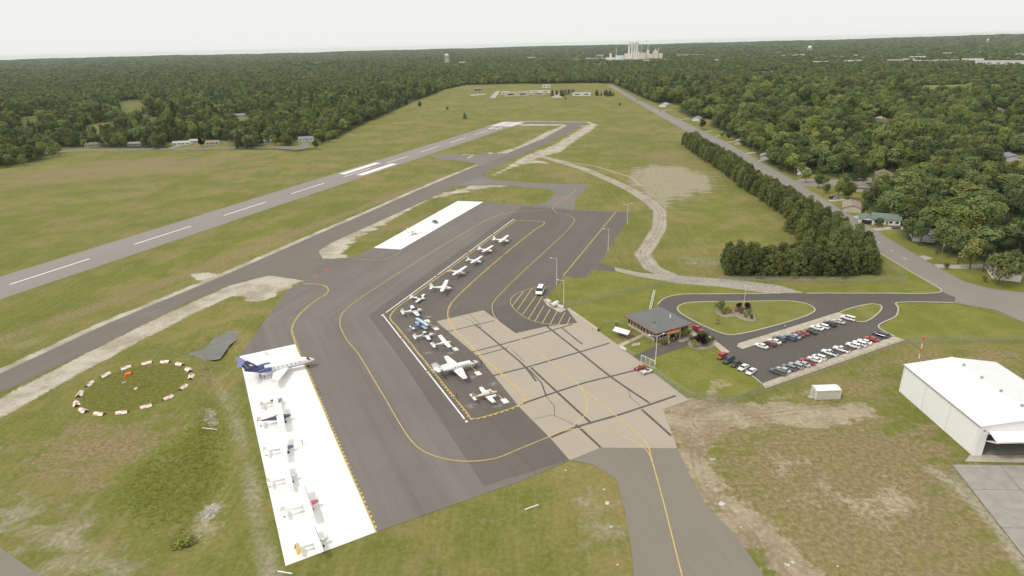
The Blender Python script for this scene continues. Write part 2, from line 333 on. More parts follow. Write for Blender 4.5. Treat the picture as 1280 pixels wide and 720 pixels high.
n_big = t.noise(p, 0.012, 5, 0.6); n_mid = t.noise(p, 0.09, 6, 0.65); n_fine = t.noise(p, 0.9, 5, 0.7); n_blade = t.noise(p, 5.0, 3, 0.7)
n_st = t.noise(t.scl(p, (0.55,0.04,1), R(-21.7)), 1.0, 6, 0.7)
n_sf = t.noise(t.scl(p, (2.2,0.16,1), R(-21.7)), 1.0, 5, 0.7)
n_pat = t.noise(p, 0.035, 6, 0.68)
g = t.mix(t.ss(n_big, 0.36, 0.66), (0.170,0.172,0.040), (0.250,0.215,0.074))
g = t.mix(t.math('MULTIPLY', t.ss(n_pat, 0.47, 0.60), 0.85), g, (0.142,0.165,0.030))
g = t.mix(t.math('MULTIPLY', t.ss(n_pat, 0.49, 0.37), 0.65), g, (0.262,0.205,0.088))
g = t.mix(t.math('MULTIPLY', t.ss(n_mid, 0.48, 0.66), 0.55), g, (0.128,0.148,0.028))
g = t.mix(t.math('MULTIPLY', t.ss(n_st, 0.48, 0.68), 0.55), g, (0.255,0.220,0.095))
g = t.mix(t.math('MULTIPLY', t.ss(n_st, 0.46, 0.34), 0.40), g, (0.135,0.140,0.032))
g = t.mix(t.math('MULTIPLY', t.ss(n_fine, 0.5, 0.72), 0.45), g, (0.25,0.215,0.105))
def mask(v, n, k=0.9, a=0.42, b=0.62): return t.ss(t.math('MULTIPLY_ADD', t.math('SUBTRACT', n, 0.5), k, v), a, b)
g = t.mix(t.math('MULTIPLY', mask(A[2], n_mid, 1.4, 0.3, 0.8), 0.85), g, t.mix(t.ss(n_fine, 0.35, 0.7), (0.215,0.165,0.078), (0.300,0.242,0.142)))
g = t.mix(t.math('MULTIPLY', mask(B[0], n_mid, 1.2, 0.3, 0.8), 0.85), g, t.mix(t.ss(n_fine, 0.35, 0.7), (0.135,0.165,0.024), (0.195,0.205,0.044)))
g = t.mix(t.math('MULTIPLY', mask(C[2], n_fine, 1.0, 0.3, 0.8), 0.8), g, t.mix(t.ss(n_fine, 0.4, 0.65), (0.135,0.125,0.030), (0.170,0.165,0.040)))
lawnc = t.mix(t.ss(n_mid, 0.35, 0.7), (0.165,0.182,0.032), (0.230,0.216,0.058))
g = t.mix(mask(B[1], n_mid, 0.3, 0.4, 0.6), g, lawnc)
g = t.mix(t.ss(t.math('MULTIPLY_ADD', n_mid, 0.9, t.math('MULTIPLY_ADD', n_pat, 0.5, C[1])), 0.85, 1.5), g, t.mix(t.ss(n_fine, 0.3, 0.7), (0.27,0.235,0.155), (0.39,0.345,0.255)))
dcol = t.mix(t.ss(n_mid, 0.38, 0.62), (0.27,0.205,0.130), (0.40,0.335,0.235)); dcol = t.mix(t.math('MULTIPLY', t.ss(n_fine, 0.5, 0.7), 0.5), dcol, (0.47,0.41,0.31))
dm = t.math('MULTIPLY_ADD', t.math('SUBTRACT', n_mid, 0.5), 1.3, A[1]); dm = t.math('MULTIPLY_ADD', t.math('SUBTRACT', n_fine, 0.5), 0.7, dm)
g = t.mix(t.math('MULTIPLY', t.ss(dm, 0.30, 0.70), 0.88), g, dcol)
sm = t.math('MULTIPLY_ADD', t.math('SUBTRACT', n_mid, 0.5), 0.8, A[0]); sm = t.math('MULTIPLY_ADD', t.math('SUBTRACT', n_fine, 0.5), 0.8, sm)
scol = t.mix(t.ss(n_mid, 0.38, 0.62), (0.37,0.32,0.25), (0.54,0.49,0.41)); scol = t.mix(t.math('MULTIPLY', t.ss(n_fine, 0.5, 0.75), 0.35), scol, (0.30,0.25,0.185))
g = t.mix(t.math('MULTIPLY', t.ss(sm, 0.30, 0.66), 0.94), g, scol)
rcol = t.mix(t.ss(n_mid, 0.35, 0.65), (0.33,0.285,0.225), (0.43,0.385,0.315))
g = t.mix(t.ss(t.math('MULTIPLY_ADD', t.math('SUBTRACT', n_fine, 0.5), 0.9, C[0]), 0.34, 0.66), g, rcol)
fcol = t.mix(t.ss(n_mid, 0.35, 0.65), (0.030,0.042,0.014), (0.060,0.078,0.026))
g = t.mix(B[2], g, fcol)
v = t.math('MULTIPLY_ADD', t.math('SUBTRACT', n_blade, 0.5), 0.7, 1.0); v = t.math('MULTIPLY_ADD', t.math('SUBTRACT', n_fine, 0.5), 0.85, v)
g = t.mix(1.0, g, v, 'MULTIPLY')
t.bsdf(g, 0.95, t.math('ADD', n_fine, t.math('MULTIPLY', n_blade, 0.3)), 0.5, 0.25, **{'Specular IOR Level':0.15})
gm.materials.append(gmat); ground = link(bpy.data.objects.new('ground', gm)); tag(ground, 'grassy airfield ground with bare soil patches reaching to the wooded horizon', kind='structure')

# ------------------------------------------------------------------ pavements
NA = (-0.9382,0.3461,-118.38); NB = (-0.8957,-0.4446,50.93)
m_old = asphalt('asphalt_apron_grey', (0.188,0.165,0.148), 0.17, [NA,NB,'MAXIMUM'], 0.2)
m_new = asphalt('asphalt_apron_dark', (0.146,0.126,0.110), 0.12, [NA,NB,'MAXIMUM'], 0.17, 0.05)
m_rwy = asphalt('asphalt_runway', (0.280,0.250,0.228), 0.05, [(0.929,-0.370,0)], 0.08)
m_twy = asphalt('asphalt_taxiway', (0.184,0.158,0.138), 0.10, [(0.929,-0.370,0)], 0.12, 0.12)
m_con2 = asphalt('asphalt_connector', (0.205,0.183,0.165), 0.07, None, 0.12, 0.06)
m_link = asphalt('asphalt_link', (0.236,0.208,0.176), 0.06, [(0.97,0.24,0)], 0.10)
m_lot = asphalt('asphalt_parking', (0.114,0.105,0.093), 0.05, None, 0.12, 0.05)
m_road = asphalt('asphalt_highway', (0.255,0.23,0.205), 0.08, [(0.96,0.28,0)], 0.12, 0.10)
m_patch = asphalt('asphalt_sealed', (0.125,0.112,0.102), 0.12, [NB], 0.15, 0.12)
m_conc = asphalt('concrete_apron', (0.415,0.358,0.290), 0.03, None, 0.05)
m_strip = mat('joint_asphalt', (0.115,0.102,0.09), 0.9, 0.25, 0.6, world=True)
m_wht = mat('white_concrete', (0.86,0.85,0.83), 0.8, 0.03, 0.3, world=True)
m_kerb = mat('kerb_concrete', (0.50,0.45,0.36), 0.85, 0.12, 0.8, world=True)
m_walk = mat('walk_concrete', (0.47,0.41,0.33), 0.85, 0.14, 0.5, world=True)
m_yel = mat('yellow_paint', (0.60,0.45,0.15), 0.7, 0.16, 0.9, world=True)
m_yeld = mat('yellow_paint_bright', (0.70,0.50,0.12), 0.7, 0.12, 0.9, world=True)
m_whp = mat('white_paint', (0.80,0.79,0.77), 0.7, 0.08, 0.9, world=True)
m_red = mat('red_paint', (0.55,0.10,0.06), 0.7, 0.1, 0.9, world=True)
def paved(name, pts, m, z, label, world=False):
    mb = MB(); fill(mb, pts if world else PL(pts), z); o = mb.build(name, m); return tag(o, label, kind='structure')
# runway along its own axis
rA, rB = P(12.4,355.6), P(610,163); rd = (rB-rA).normalized(); rn = Vector((rd.y,-rd.x,0)); RL = (P(643,152)-rA).dot(rd)
def rp(s, o, z=0): q = rA+rd*s+rn*o; q.z = z; return q
runway = paved('runway', [rp(-420,-15.2),rp(-420,15.2),rp(RL,15.2),rp(RL,-15.2)], m_rwy, 0.05, 'pale grey asphalt runway with white centre stripes', True)
def mark(parent, quadl, m, z, name='painted_stripe'):
    mb = MB(); fill(mb, quadl, z); return mb.build(name, m, parent)
def rmark(s0, s1, o0, o1, name='painted_stripe'): return mark(runway, [rp(s0,o0),rp(s0,o1),rp(s1,o1),rp(s1,o0)], m_whp, 0.056, name)
for k in range(-4, 9): rmark(61*k, 61*k+36.6, -0.5, 0.5)
ai = (P(445,210)-rA).dot(rd)
for o in (-11.2, 5.2): rmark(ai-26, ai+26, o, o+6.0, 'aiming_point_bar')
for k in range(10): rmark(RL-50, RL-6, -13.6+k*2.8-(0.6 if k < 5 else -0.6), -13.6+k*2.8+1.75-(0.6 if k < 5 else -0.6), 'threshold_bar')
n0 = RL-76                                    # the runway number 20, read from the far end
def digit(rects, ox):
    for a, b, c, d in rects: rmark(n0+14-d, n0+14-c, ox-b, ox-a, 'runway_number_stroke')
digit([(0,5,0,1.6),(0,1.6,1.62,6.2),(0,5,6.22,7.8),(3.4,5,7.82,12.4),(0,5,12.42,14)], 7.6)
digit([(0,5,0,1.6),(0,1.6,1.62,12.4),(3.4,5,1.62,12.4),(0,5,12.42,14)], -1.4)
tax = paved('taxiway', TX_UP+[(642.5,188),(680,173),(709,156.6),(704,155.3),(655,155.2),(654.7,152.6),(710,152.5),(732.5,153.4),(728.7,156),(706,169),(653.7,192.8),(610.6,213.4),(603,220),(578.7,229.4),(480,274),(415,303)]+[(398,314),(404,324),(440,322),(381,351)]+TX_LO[::-1], m_twy, 0.04, 'dark asphalt taxiway edged with pale sand shoulders')
paved('taxiway_runway_link', [(540,195.5),(556,192.8),(580,193.5),(640,191),(600,208),(592,203.5),(570,200.5),(545,199)], m_con2, 0.048, 'short grey asphalt link between runway and taxiway')
paved('apron_link', [(578,229),(603,220),(620,225),(665,228.4),(737,231),(719,250),(718.5,263),(668,258),(668,256.6),(682,253),(692,245),(693,239),(682,236),(631,232),(571,232)], m_con2, 0.046, 'grey asphalt link between taxiway and the apron')
AP_OUT = [(299,445.6),(360,362),(381,351),(438,323.4),(467,310),(572,251),(604,252),(653,256.5),(668,256),(718,262),(791,265.3),(749.5,329),(768,334),(769.6,339),(741,337.5),(734,347.5),(704.4,345.5),(696.7,356.7),(680,374.4),(709,386.7),(725,402),(712,576),(652,601),(470,665.5),(357,708)]
paved('apron', AP_OUT, m_old, 0.06, 'grey asphalt parking apron with curved yellow lines')
paved('dark_apron', [(653,258),(692,261),(718,263),(790,266),(749,328.6),(767,334),(768.5,338.6),(740,337),(733,347),(704,345),(696,356.5),(679.5,374),(708,386.6),(724,402),(711,575),(605,608),(505,455),(460.5,394.6)], m_new, 0.066, 'newer dark asphalt in the middle of the apron')
paved('sealed_apron', [(604.5,388.5),(640,379),(682,372.8),(709,386.7),(730,404),(722,403.5),(682,408),(644.5,416.7)], m_patch, 0.072, 'dark sealed asphalt under the yellow hatching')
conc = paved('concrete_apron', [(545.5,402),(604.5,388),(644.5,416.7),(682,408.5),(722,404),(709,387),(711,386.5),(746.7,412.4),(773,432),(795.5,449),(848.6,490.6),(862,500),(829,512),(846.6,560.6),(751,559.8),(712,575.5),(689,549),(650,510),(599.5,447.8)], m_conc, 0.078, 'tan concrete apron crossed by dark filled joints')
LINKP = [(712,575.5),(751,559.8),(846.6,560.2),(870,611),(885,634.5),(920,670),(955,720),(985,760),(1060,860),(815,860),(795,760),(792,720),(790,693),(782,642),(770.6,599.5),(757,590),(738,580)]
paved('hangar_taxiway', LINKP, m_link, 0.07, 'smooth grey taxiway leading away from the concrete apron')
w1 = paved('white_apron', [(299.5,445.5),(369,430.4),(428.5,570),(470,665.5),(357,708)], m_wht, 0.084, 'bright white concrete parking pad holding a row of light aircraft')
w2 = paved('white_apron', [(467,310),(501,312),(604,252.5),(572,251.3)], m_wht, 0.084, 'bright white concrete pad with one dark car on it')
for wpad, a, b, n in ((w1,[(299.5,445.5),(369,430.4)],[(357,708),(470,665.5)],9), (w2,[(467,310),(501,312)],[(572,251.3),(604,252.5)],9)):     # saw-cut joints
    A0, A1, B0, B1 = P(*a[0]), P(*a[1]), P(*b[0]), P(*b[1])
    mj = mat('saw_joint', (0.62,0.58,0.54), 0.9, 0.1, world=True)
    for k in range(1, n): mb = MB(); ribbon(mb, [A0.lerp(B0,k/n), A1.lerp(B1,k/n)], 0.07, 0.089); mb.build('joint', mj, wpad)
    mb = MB(); ribbon(mb, [A0.lerp(A1,.5), B0.lerp(B1,.5)], 0.07, 0.0885); mb.build('joint', mj, wpad)
def joint(pts, wd=0.75, z=0.083): mb = MB(); ribbon(mb, smooth_line(PL(pts), 4), wd, z); return mb.build('filled_joint', m_strip, conc)
for k, (pts, wd) in enumerate([([(556,415.5),(618,401)],.6),([(584,442),(670,419),(715.5,405.5)],.7),([(591,446.7),(634.4,435)],.55),([(612,471),(655.5,460),(722,441),(762,429)],.75),([(650,506),(730,479),(771,469),(796,462.6)],.75),([(689,547),(724,533),(771,519.7),(844.6,495)],.8),
  ([(594,405.5),(625.5,432),(656.7,459),(670,476.7)],.7),([(658,459.5),(677,479),(683,496)],.45),([(663.7,459.5),(698.7,492.5),(739.5,529.5)],.75),([(720,531),(751,559.8)],.7),([(683,407.8),(723,439),(764.4,472),(811.6,504)],.75),([(802,512),(838.8,545)],.75),([(702,410),(728,430.5)],.6)]): joint(pts, wd, 0.083+0.0006*k)
for k, (pts, wd) in enumerate([([(585,392),(598,404),(602,410)],.18),([(600,396),(612,395),(604.5,392)],.15),([(683,496),(693,508),(693.5,520)],.2),([(668,524),(690,519),(720,533)],.16),([(640,437),(655,452)],.18),([(785,488),(788,497),(800,507)],.16),([(575,395),(590,402),(596,411)],.12)]): joint(pts, wd, 0.092+0.0006*k).name = 'crack'
# painted lines
apron = bpy.data.objects['apron']
def yline(pts, z, wd=0.3, closed=False, m=None, dash=0, side=0.38, name='yellow_line', par=None, step=2.0, extra=()):
    wd *= .82; ln = smooth_line(PL(pts)+list(extra), step, closed); mb = MB(); ribbon(mb, ln, wd, z, closed); mb.build(name, m or m_yel, par or apron)
    if dash:
        mb = MB(); dashes(mb, ln+([ln[0]] if closed else []), wd*1.2, z+0.003, .85, .85, side*dash); tag(mb.build('yellow_dashes', m_yeld, par or apron), kind='stuff')
yline([(379,355),(400,356),(410,361),(408,367.5),(394,376),(373,394.6),(364.6,411),(366.6,421.7),(369.6,431),(383,462),(398.3,497),(413,533),(428.8,570),(450,618.5),(470.5,666)], 0.100, 0.34, dash=1)
yline([(690.6,262),(669,263.6),(642,265),(615,272),(588,287),(534,319),(443.7,378),(428.6,391),(425,404.7),(433.6,425),(446,440),(480,496),(514,551),(529.5,564.5),(557,574),(588,577),(619,573.4),(650,561),(689,545),(712,535),(728,523.6),(733.7,510),(731.7,496),(726,484.7),(671.5,440),(620,398),(615,384.6),(616.7,378),(635,357.7),(716,280),(717.5,273.7),(709,268.6),(695.7,266)], 0.104, 0.3, closed=True)
yline([(726,484.7),(805.6,551),(811,560.5),(815,576),(829,626.7),(848.5,704.5),(853,722),(862,760)], 0.108, 0.32)
yline([(704.5,539),(735.6,535),(763,539),(786,549),(805.6,560.5),(814,574),(819,590)], 0.112, 0.28)
wl = [P(643.6,273), P(478.5,394), P(583,527)]
def offw(a, b, f_, d): q = a.lerp(b, f_); t_ = (b-a).normalized(); return q+Vector((-t_.y,t_.x,0))*d
LOOPL = [offw(wl[2],wl[1],f_,-1.7) for f_ in (.03,.15,.3,.5,.7,.85,.95)]+[offw(wl[1],wl[0],f_,-1.7) for f_ in (.05,.12,.25,.4,.55,.7,.85,.97)]
yline([(642,275.5),(679,277.5),(680,280),(669,287),(615,331),(571.3,371),(561,384.5),(559.6,394.6),(564.6,408),(595.6,440),(654,494.5),(655.5,500.3),(650,506),(611,519.7),(595.6,523.6),(588,523.5)], 0.116, 0.36, closed=True, dash=1, extra=LOOPL)
yline([(769.6,265.5),(737,305),(704,345)], 0.108, 0.42)
yline([(501,314),(490.7,320.7),(477,325),(460.5,325),(440,323.4)], 0.100, 0.25)
yline([(690.6,262),(693,257.5),(716,241),(719,236.5),(712.5,233.5),(685.6,231.6)], 0.112, 0.25, m=m_yel)
mk = lambda pts, m, z, n: mark(apron, PL(pts), m, z, n)
mk([(583,198),(590.5,193.8),(592.5,194),(585.5,198.2)], m_yel, 0.06, 'hold_line')
for q in ([(694,249.5),(699,249),(699.3,250),(694.3,250.5)],[(706,250),(711.5,250),(711.5,251),(706,251)],[(404,338),(411,335),(412,336),(405,339)],[(389,346),(396,343.6),(397,344.6),(390,347)]): mk(q, m_red, 0.075, 'red_mark')
yline([(689,357.8),(675.5,359),(660,361.8),(646.7,366.7),(640,372),(637.8,377.8),(641,384.4),(649,392),(660,399),(673,403),(686.7,405.5),(704.4,406),(722,404)], 0.108, 0.26)
for a, b in (((155,200),(90,285)),((205,180),(120,305)),((236,210),(150,330)),((262,228),(183,355)),((270,280),(218,370)),((305,300),(260,380)),((350,300),(303,388)),((387,318),(350,388)),((418,345),(398,388))):
    q = [(620+x*.2222, 320+y*.2222) for x, y in (a,b)]; mb = MB(); ribbon(mb, PL(q), 0.28, 0.112); mb.build('hatch_line', m_yel, apron)
def seg(a, b, wd, m, z, name): mb = MB(); ribbon(mb, [a,b], wd, z); return mb.build(name, m, apron)
for (a, b, cuts) in ((wl[0],wl[1],(0,.245,.47,.70,1)),(wl[1],wl[2],(0,.30,.62,1))):
    for k in range(len(cuts)-1):
        seg(a.lerp(b,cuts[k]+.012), a.lerp(b,cuts[k+1]-.016), 0.46, m_whp, 0.120, 'white_lane_stripe')
        seg(a.lerp(b,cuts[k+1]-.011), a.lerp(b,cuts[k+1]-.003), 0.72, m_red, 0.120, 'red_lane_mark'); seg(a.lerp(b,cuts[k+1]-.003), a.lerp(b,cuts[k+1]+.006), 0.72, m_whp, 0.120, 'white_lane_mark')
for px, py in ((534,401.5),(545,411),(569,436.8),(597.5,467),(631,501.5)):          # painted stand boxes
    c = P(px,py); d = Vector((0.76,-0.65,0)); d = (P(631,501.5)-P(534,401.5)).normalized(); n_ = Vector((-d.y,d.x,0))
    mark(apron, [c+d*1.25-n_*.85, c+d*1.25+n_*.85, c-d*1.25+n_*.85, c-d*1.25-n_*.85], m_whp, 0.124, 'stand_box')
for a, b in (((535,403),(543,410)),((589,458),(596,465.5)),((622,493),(629,500)),((560,428),(567,435.5))): seg(P(*a), P(*b), 0.3, m_yel, 0.122, 'lead_in_line')
# scuffed sealant stains on the stands
m_stain = bpy.data.materials.new('pale_stain'); t = NT(m_stain); pz = t.pos(); b_ = t.bsdf((0.36,0.34,0.31), 0.9)
co_ = t.n('ShaderNodeTexCoord').outputs['Object']; vm = t.n('ShaderNodeVectorMath', operation='LENGTH'); t.set(vm.inputs[0], co_)
al = t.math('MULTIPLY', t.ss(t.math('MULTIPLY_ADD', t.noise(pz, 0.9, 6, 0.75), 1.3, t.math('MULTIPLY', vm.outputs['Value'], -0.22)), 0.25, 0.62), 0.65)
t.set(b_.inputs['Alpha'], al)
for k, (px, py, s_) in enumerate(((512,412,3.0),(535,396,2.6),(553,434,3.0),(563,441,3.0),(535,441,2.2),(591,471,2.6),(589,507,3.2),(622,507,2.4),(541,417,2.2),(545,408,2.0),(617,480,2.0))):
    mb = MB(); mb.add([(s_*math.cos(a)*1.3,s_*math.sin(a),0) for a in np.linspace(0,2*math.pi,12,endpoint=False)], [tuple(range(12))]); o = mb.build('sealant_stain', m_stain, apron); o.location = P(px,py,0.126+0.0005*k); o.rotation_euler = (0,0,k)
# highway, cross road, drives
HW_L = [(757.6,106.4),(775,116),(800,131),(852.5,161),(920,201),(985,242),(1030,270),(1068,296),(1105,320),(1178,364),(1176,366.5)]
HW_R = [(764.5,106.4),(780,114.5),(800,125.6),(912.5,180),(987.5,223),(1111,298),(1175,336),(1205,352),(1240,361),(1290,368)]
road = paved('highway', HW_L[:-1]+[(1192,378),(1246,388),(1300,412),(1400,460),(1460,460),(1360,395),(1420,394),(1420,366),(1290,367)]+HW_R[::-1][1:], m_road, 0.04, 'grey two lane highway running beside the pines to the horizon')
paved('side_street', [(990,228),(1003,223),(1040,225),(1090,222),(1090,228),(1040,232),(1008,233)], m_road, 0.034, 'short side street joining the highway among trees')
yl = [P((a[0]+b[0])/2,(a[1]+b[1])/2) for a, b in zip(HW_L[2:4], HW_R[2:4])]
mb = MB(); yl2 = [P(801,128.2),P(880,170.5),P(986,232),P(1050,271),P(1090,297.5),P(1150,335)]; dashes(mb, yl2, 0.25, 0.046, 3, 9); tag(mb.build('centre_line', m_whp, road), kind='stuff')
paved('terminal_road', [(822,381),(831,373),(849,368.5),(892,367.7),(975,366.8),(1100,366.8),(1180,366.2),(1195,372),(1192,378.5),(1120,379),(1122.6,384.4),(1120,395),(1098,409),(1118,420.5),(952,479.5),(910,446),(893,431),(880,424),(866,429),(858,433),(822.5,445),(806,452),(791,446),(820,432),(845,426),(862,421),(868,407),(850,396),(830,390)], m_lot, 0.046, 'dark asphalt terminal drive and parking lot')
paved('gravel_drive', [(768,334),(800,341),(846,344.5),(920,350),(975,357),(1005,366),(960,366.5),(900,358.5),(846,354),(800,346),(769.6,339)], mat('gravel', (0.36,0.32,0.27), 0.95, 0.2, 0.7, world=True), 0.03, 'pale gravel drive passing the pine block')
paved('village_road', [(-40,206),(70,190.5),(100,189),(280,186),(345,184.6),(356,186.5),(378,186.5),(388,183),(384,177),(379,177),(374,183),(345,182.6),(280,184),(100,186.6),(60,188)], m_con2, 0.03, 'pale village road and turning circle along the edge of the field')
def kerb(pts, closed=True, wd=0.45, z=0.046, h=0.13, step=1.2):
    ln = smooth_line(PL(pts), step, closed); mb = MB(); ribbon(mb, ln, wd, z, closed, h); return tag(mb.build('kerb', m_kerb), 'pale concrete kerb', kind='structure'), ln
m_lawn = bpy.data.materials.new('mown_lawn'); t = NT(m_lawn); pz = t.pos(); nn = t.noise(pz, 0.12, 5, .6); nf = t.noise(pz, 1.6, 5, .7)
cc = t.mix(t.ss(nn,.35,.68), (0.168,0.184,0.036), (0.232,0.216,0.064)); cc = t.mix(t.math('MULTIPLY', t.ss(nf,.45,.75), .5), cc, (0.17,0.165,0.07)); t.bsdf(cc, 0.95, nf, .4, .2, **{'Specular IOR Level':.15})
ISL = [(847,384.4),(854,380),(867,378),(930,377),(993,377),(1011,381),(1018.6,387),(1011,393.5),(928,417),(910,418.5),(888.6,411.5),(863,399),(849,390)]
ISL2 = [(1048,393.5),(1091,380),(1100,381.5),(1102,386),(1080,402.5),(1071,402)]
for k, pts in enumerate((ISL, ISL2)):
    ko, ln = kerb(pts); mb = MB(); fill(mb, offset_poly(ln, 0.15), 0.15+0.004*k); tag(mb.build('grass_island', m_lawn), ('kerbed grass island with a flower bed and flagpole','small kerbed grass island at the end of the car row')[k], kind='structure')
kerb([(822,381),(831,373),(849,368.5),(892,367.7),(975,366.8)], False); kerb([(1008,366.8),(1100,366.8),(1170,366.3),(1177,363.5),(1140,341),(1105,320),(1068,296)], False); kerb([(1192,378.5),(1120,379),(1122.6,384.4),(1120,395),(1098,409),(1118,420.5)], False)
kerb([(910,446),(952,479.5)], False, 0.35)
def slab(name, pts, label, h=0.13, m=None, z=0.04):
    mb = MB(); w_ = PL(pts); fill(mb, w_, z+h); n = len(w_); vs = [(p.x,p.y,z) for p in w_]+[(p.x,p.y,z+h) for p in w_]
    a = sum(w_[i].x*w_[(i+1)%n].y-w_[(i+1)%n].x*w_[i].y for i in range(n))
    mb.add(vs, [((i,(i+1)%n,n+(i+1)%n,n+i) if a > 0 else ((i+1)%n,i,n+i,n+(i+1)%n)) for i in range(n)]); return tag(mb.build(name, m or m_walk), label, kind='structure')
slab('pavement', [(921,433),(923,429.6),(1047,391),(1058,394),(1052,398),(990,417),(928,436.8)], 'concrete strip in front of the upper row of cars')
slab('pavement', [(952,480),(957,486),(1131,425.5),(1117,420.8)], 'concrete strip behind the lower row of cars beside the fence')
slab('pavement', [(882,420),(888,421),(912,440),(906,444),(893,432)], 'short concrete strip beside the shrub bed')
slab('pavement', [(858,411),(864,410),(872.5,420),(870,423.5),(862,422)], 'concrete doorstep strip at the terminal')
slab('pavement', [(771,431.5),(776,434),(806,420),(803,417.5)], 'concrete footpath from apron to the terminal door', 0.06)
slab('pavement', [(709,386.6),(711,385),(749,411.5),(747,413.6)], 'narrow concrete gutter strip along the apron edge', 0.1)
slab('pavement', [(855,369),(858,369),(854,379),(852,379)], 'tiny crossing', 0.0) if False else None
slab('hangar_floor', [(1206,577),(1212,569),(1300,569),(1420,569),(1420,582),(1300,579)], 'tan concrete slab before the hangar door', 0.05)
hp = slab('hangar_apron', [(1190,581),(1420,583),(1600,760),(1330,760)], 'pale concrete ramp leading up to the hangar', 0.03, mat('ramp_concrete', (0.34,0.31,0.28), .9, .1, .4, world=True))
for q in ([(1190,581),(1330,760)],[(1250,581.5),(1400,760)],[(1215,612),(1480,616)],[(1250,660),(1520,664)]): mb = MB(); ribbon(mb, PL(q), 0.12, 0.075); mb.build('slab_joint', m_strip, hp)
paved('taxiway', [(-60,660),(0,684),(48,718),(100,770),(-60,770)], m_link, 0.04, 'corner of a grey paved taxiway in the weedy grass')
# house drives on the highway
m_drive = mat('drive_concrete', (0.42,0.39,0.34), .9, .12, .5, world=True)
for q, wd in (([(877,165.5),(891,163.5)],3),([(889,171),(905,169)],3),([(903,178),(922,176.5)],3),([(928,192.5),(944,190.5)],4),([(947,201),(962,199)],4),([(1036,251),(1056,249)],4),([(1068,272.5),(1078,270.5),(1098,273)],6),([(1092,287),(1105,285.5),(1132,285)],5),([(1170,332.5),(1190,333.5),(1232,333)],5),([(1150,320),(1162,324)],5),([(845,150),(862,148)],3),([(826,139),(840,137)],4),([(228,181.5),(212,185)],4)):
    mb = MB(); ribbon(mb, smooth_line(PL(q), 4), wd, 0.028); tag(mb.build('driveway', m_drive), 'pale concrete house driveway', kind='structure')
# wheel tracks worn into the field beside the hangar taxiway
m_trk = bpy.data.materials.new('worn_track'); t = NT(m_trk); b_ = t.bsdf((0.36,0.30,0.20), .95); t.set(b_.inputs['Alpha'], t.math('MULTIPLY', t.ss(t.noise(t.pos(), .35, 5, .7), .38, .68), .38))
def tracks(pts, closed=False, gap=1.8, wd=.7, z=.012):
    ln = smooth_line(PL(pts), 1.5, closed)
    for s_ in (-1,1): mb = MB(); ribbon(mb, ln, wd, z+.001*s_, closed, off=s_*gap/2); tag(mb.build('wheel_track', m_trk), 'worn pale wheel track in the grass', kind='structure')
tracks([(868,528),(880,514),(905,510),(920,520),(912,533),(888,537)], True, z=.012); tracks([(862,530),(872,508),(908,504),(935,518),(925,540),(885,546)], True, z=.016); tracks([(850,520),(880,524),(950,520),(1020,512),(1090,506)], z=.02)
tracks([(1050,560),(1075,570),(1088,590),(1080,612)], z=.012); tracks([(1010,590),(1060,600),(1100,575),(1095,545)], z=.016); tracks([(960,560),(1000,580),(1050,640),(1060,700)], z=.012); tracks([(870,560),(880,610),(930,660),(990,730)], z=.024); tracks([(1120,620),(1150,660),(1165,720)], z=.012); tracks([(1030,540),(1090,548),(1150,580),(1170,640)], z=.02)
tracks([(0,600),(60,625),(130,670),(170,720)], z=.012); tracks([(90,520),(70,500),(80,480),(130,455),(200,440),(250,450),(262,475)], z=.016, wd=.6)
tracks(DIRTROAD[0], z=.014, gap=2.0, wd=.8)
# pond
m_wat = bpy.data.materials.new('murky_water'); t = NT(m_wat); t.bsdf(t.mix(t.ss(t.noise(t.pos(), .3, 4), .35, .7), (0.125,0.125,0.105), (0.165,0.165,0.14)), 0.12, t.noise(t.pos(), 1.5, 3), .04, .02)
paved('pond', offset_poly(PL([(287.5,413),(296,414),(292,420),(279,430),(268,446),(255,446.5),(243,443),(239.6,439),(258,434),(268.7,421.7)]), -2.0), m_wat, -0.62, 'shallow murky pond in the ditch beside the apron', True)

# ------------------------------------------------------------------ plants
def leafmat(name, c1, c2, c3, hv=0.35):
    m = bpy.data.materials.new(name); t = NT(m); oi = t.n('ShaderNodeObjectInfo'); ps = t.pos()
    n = t.noise(ps, 0.02, 3, .6); f = t.noise(ps, 0.55, 4, .65)
    c = t.mix(oi.outputs['Random'], c1, c2); c = t.mix(t.math('MULTIPLY', t.ss(n,.4,.65), .55), c, c3)
    v = t.math('MULTIPLY_ADD', t.math('SUBTRACT', f, .5), hv*2, 1.0); r2 = t.math('FRACT', t.math('MULTIPLY', oi.outputs['Random'], 17.31))
    v = t.math('MULTIPLY', v, t.math('MULTIPLY_ADD', r2, .85, .55))
    r3 = t.math('FRACT', t.math('MULTIPLY', oi.outputs['Random'], 43.7)); c = t.mix(t.math('MULTIPLY', t.ss(r3, .72, 1.0), .5), c, (c2[0]*1.15,c2[1]*.92,c2[2]*.75))
    c = t.mix(1.0, c, v, 'MULTIPLY')
    d = t.n('ShaderNodeBsdfDiffuse'); t.set(d.inputs[0], c); tr = t.n('ShaderNodeBsdfTranslucent'); t.set(tr.inputs[0], c); mxs = t.n('ShaderNodeMixShader'); mxs.inputs[0].default_value = .22
    t.t.links.new(d.outputs[0], mxs.inputs[1]); t.t.links.new(tr.outputs[0], mxs.inputs[2]); t.t.links.new(mxs.outputs[0], t.out.inputs[0]); MATS[name] = m; return m
m_leaf = leafmat('broadleaf_foliage', (0.135,0.175,0.066), (0.245,0.285,0.102), (0.130,0.160,0.072))
m_leafl = leafmat('light_foliage', (0.215,0.275,0.066), (0.255,0.295,0.085), (0.19,0.24,0.07))
m_pine = leafmat('pine_foliage', (0.088,0.118,0.055), (0.138,0.165,0.072), (0.085,0.112,0.055))
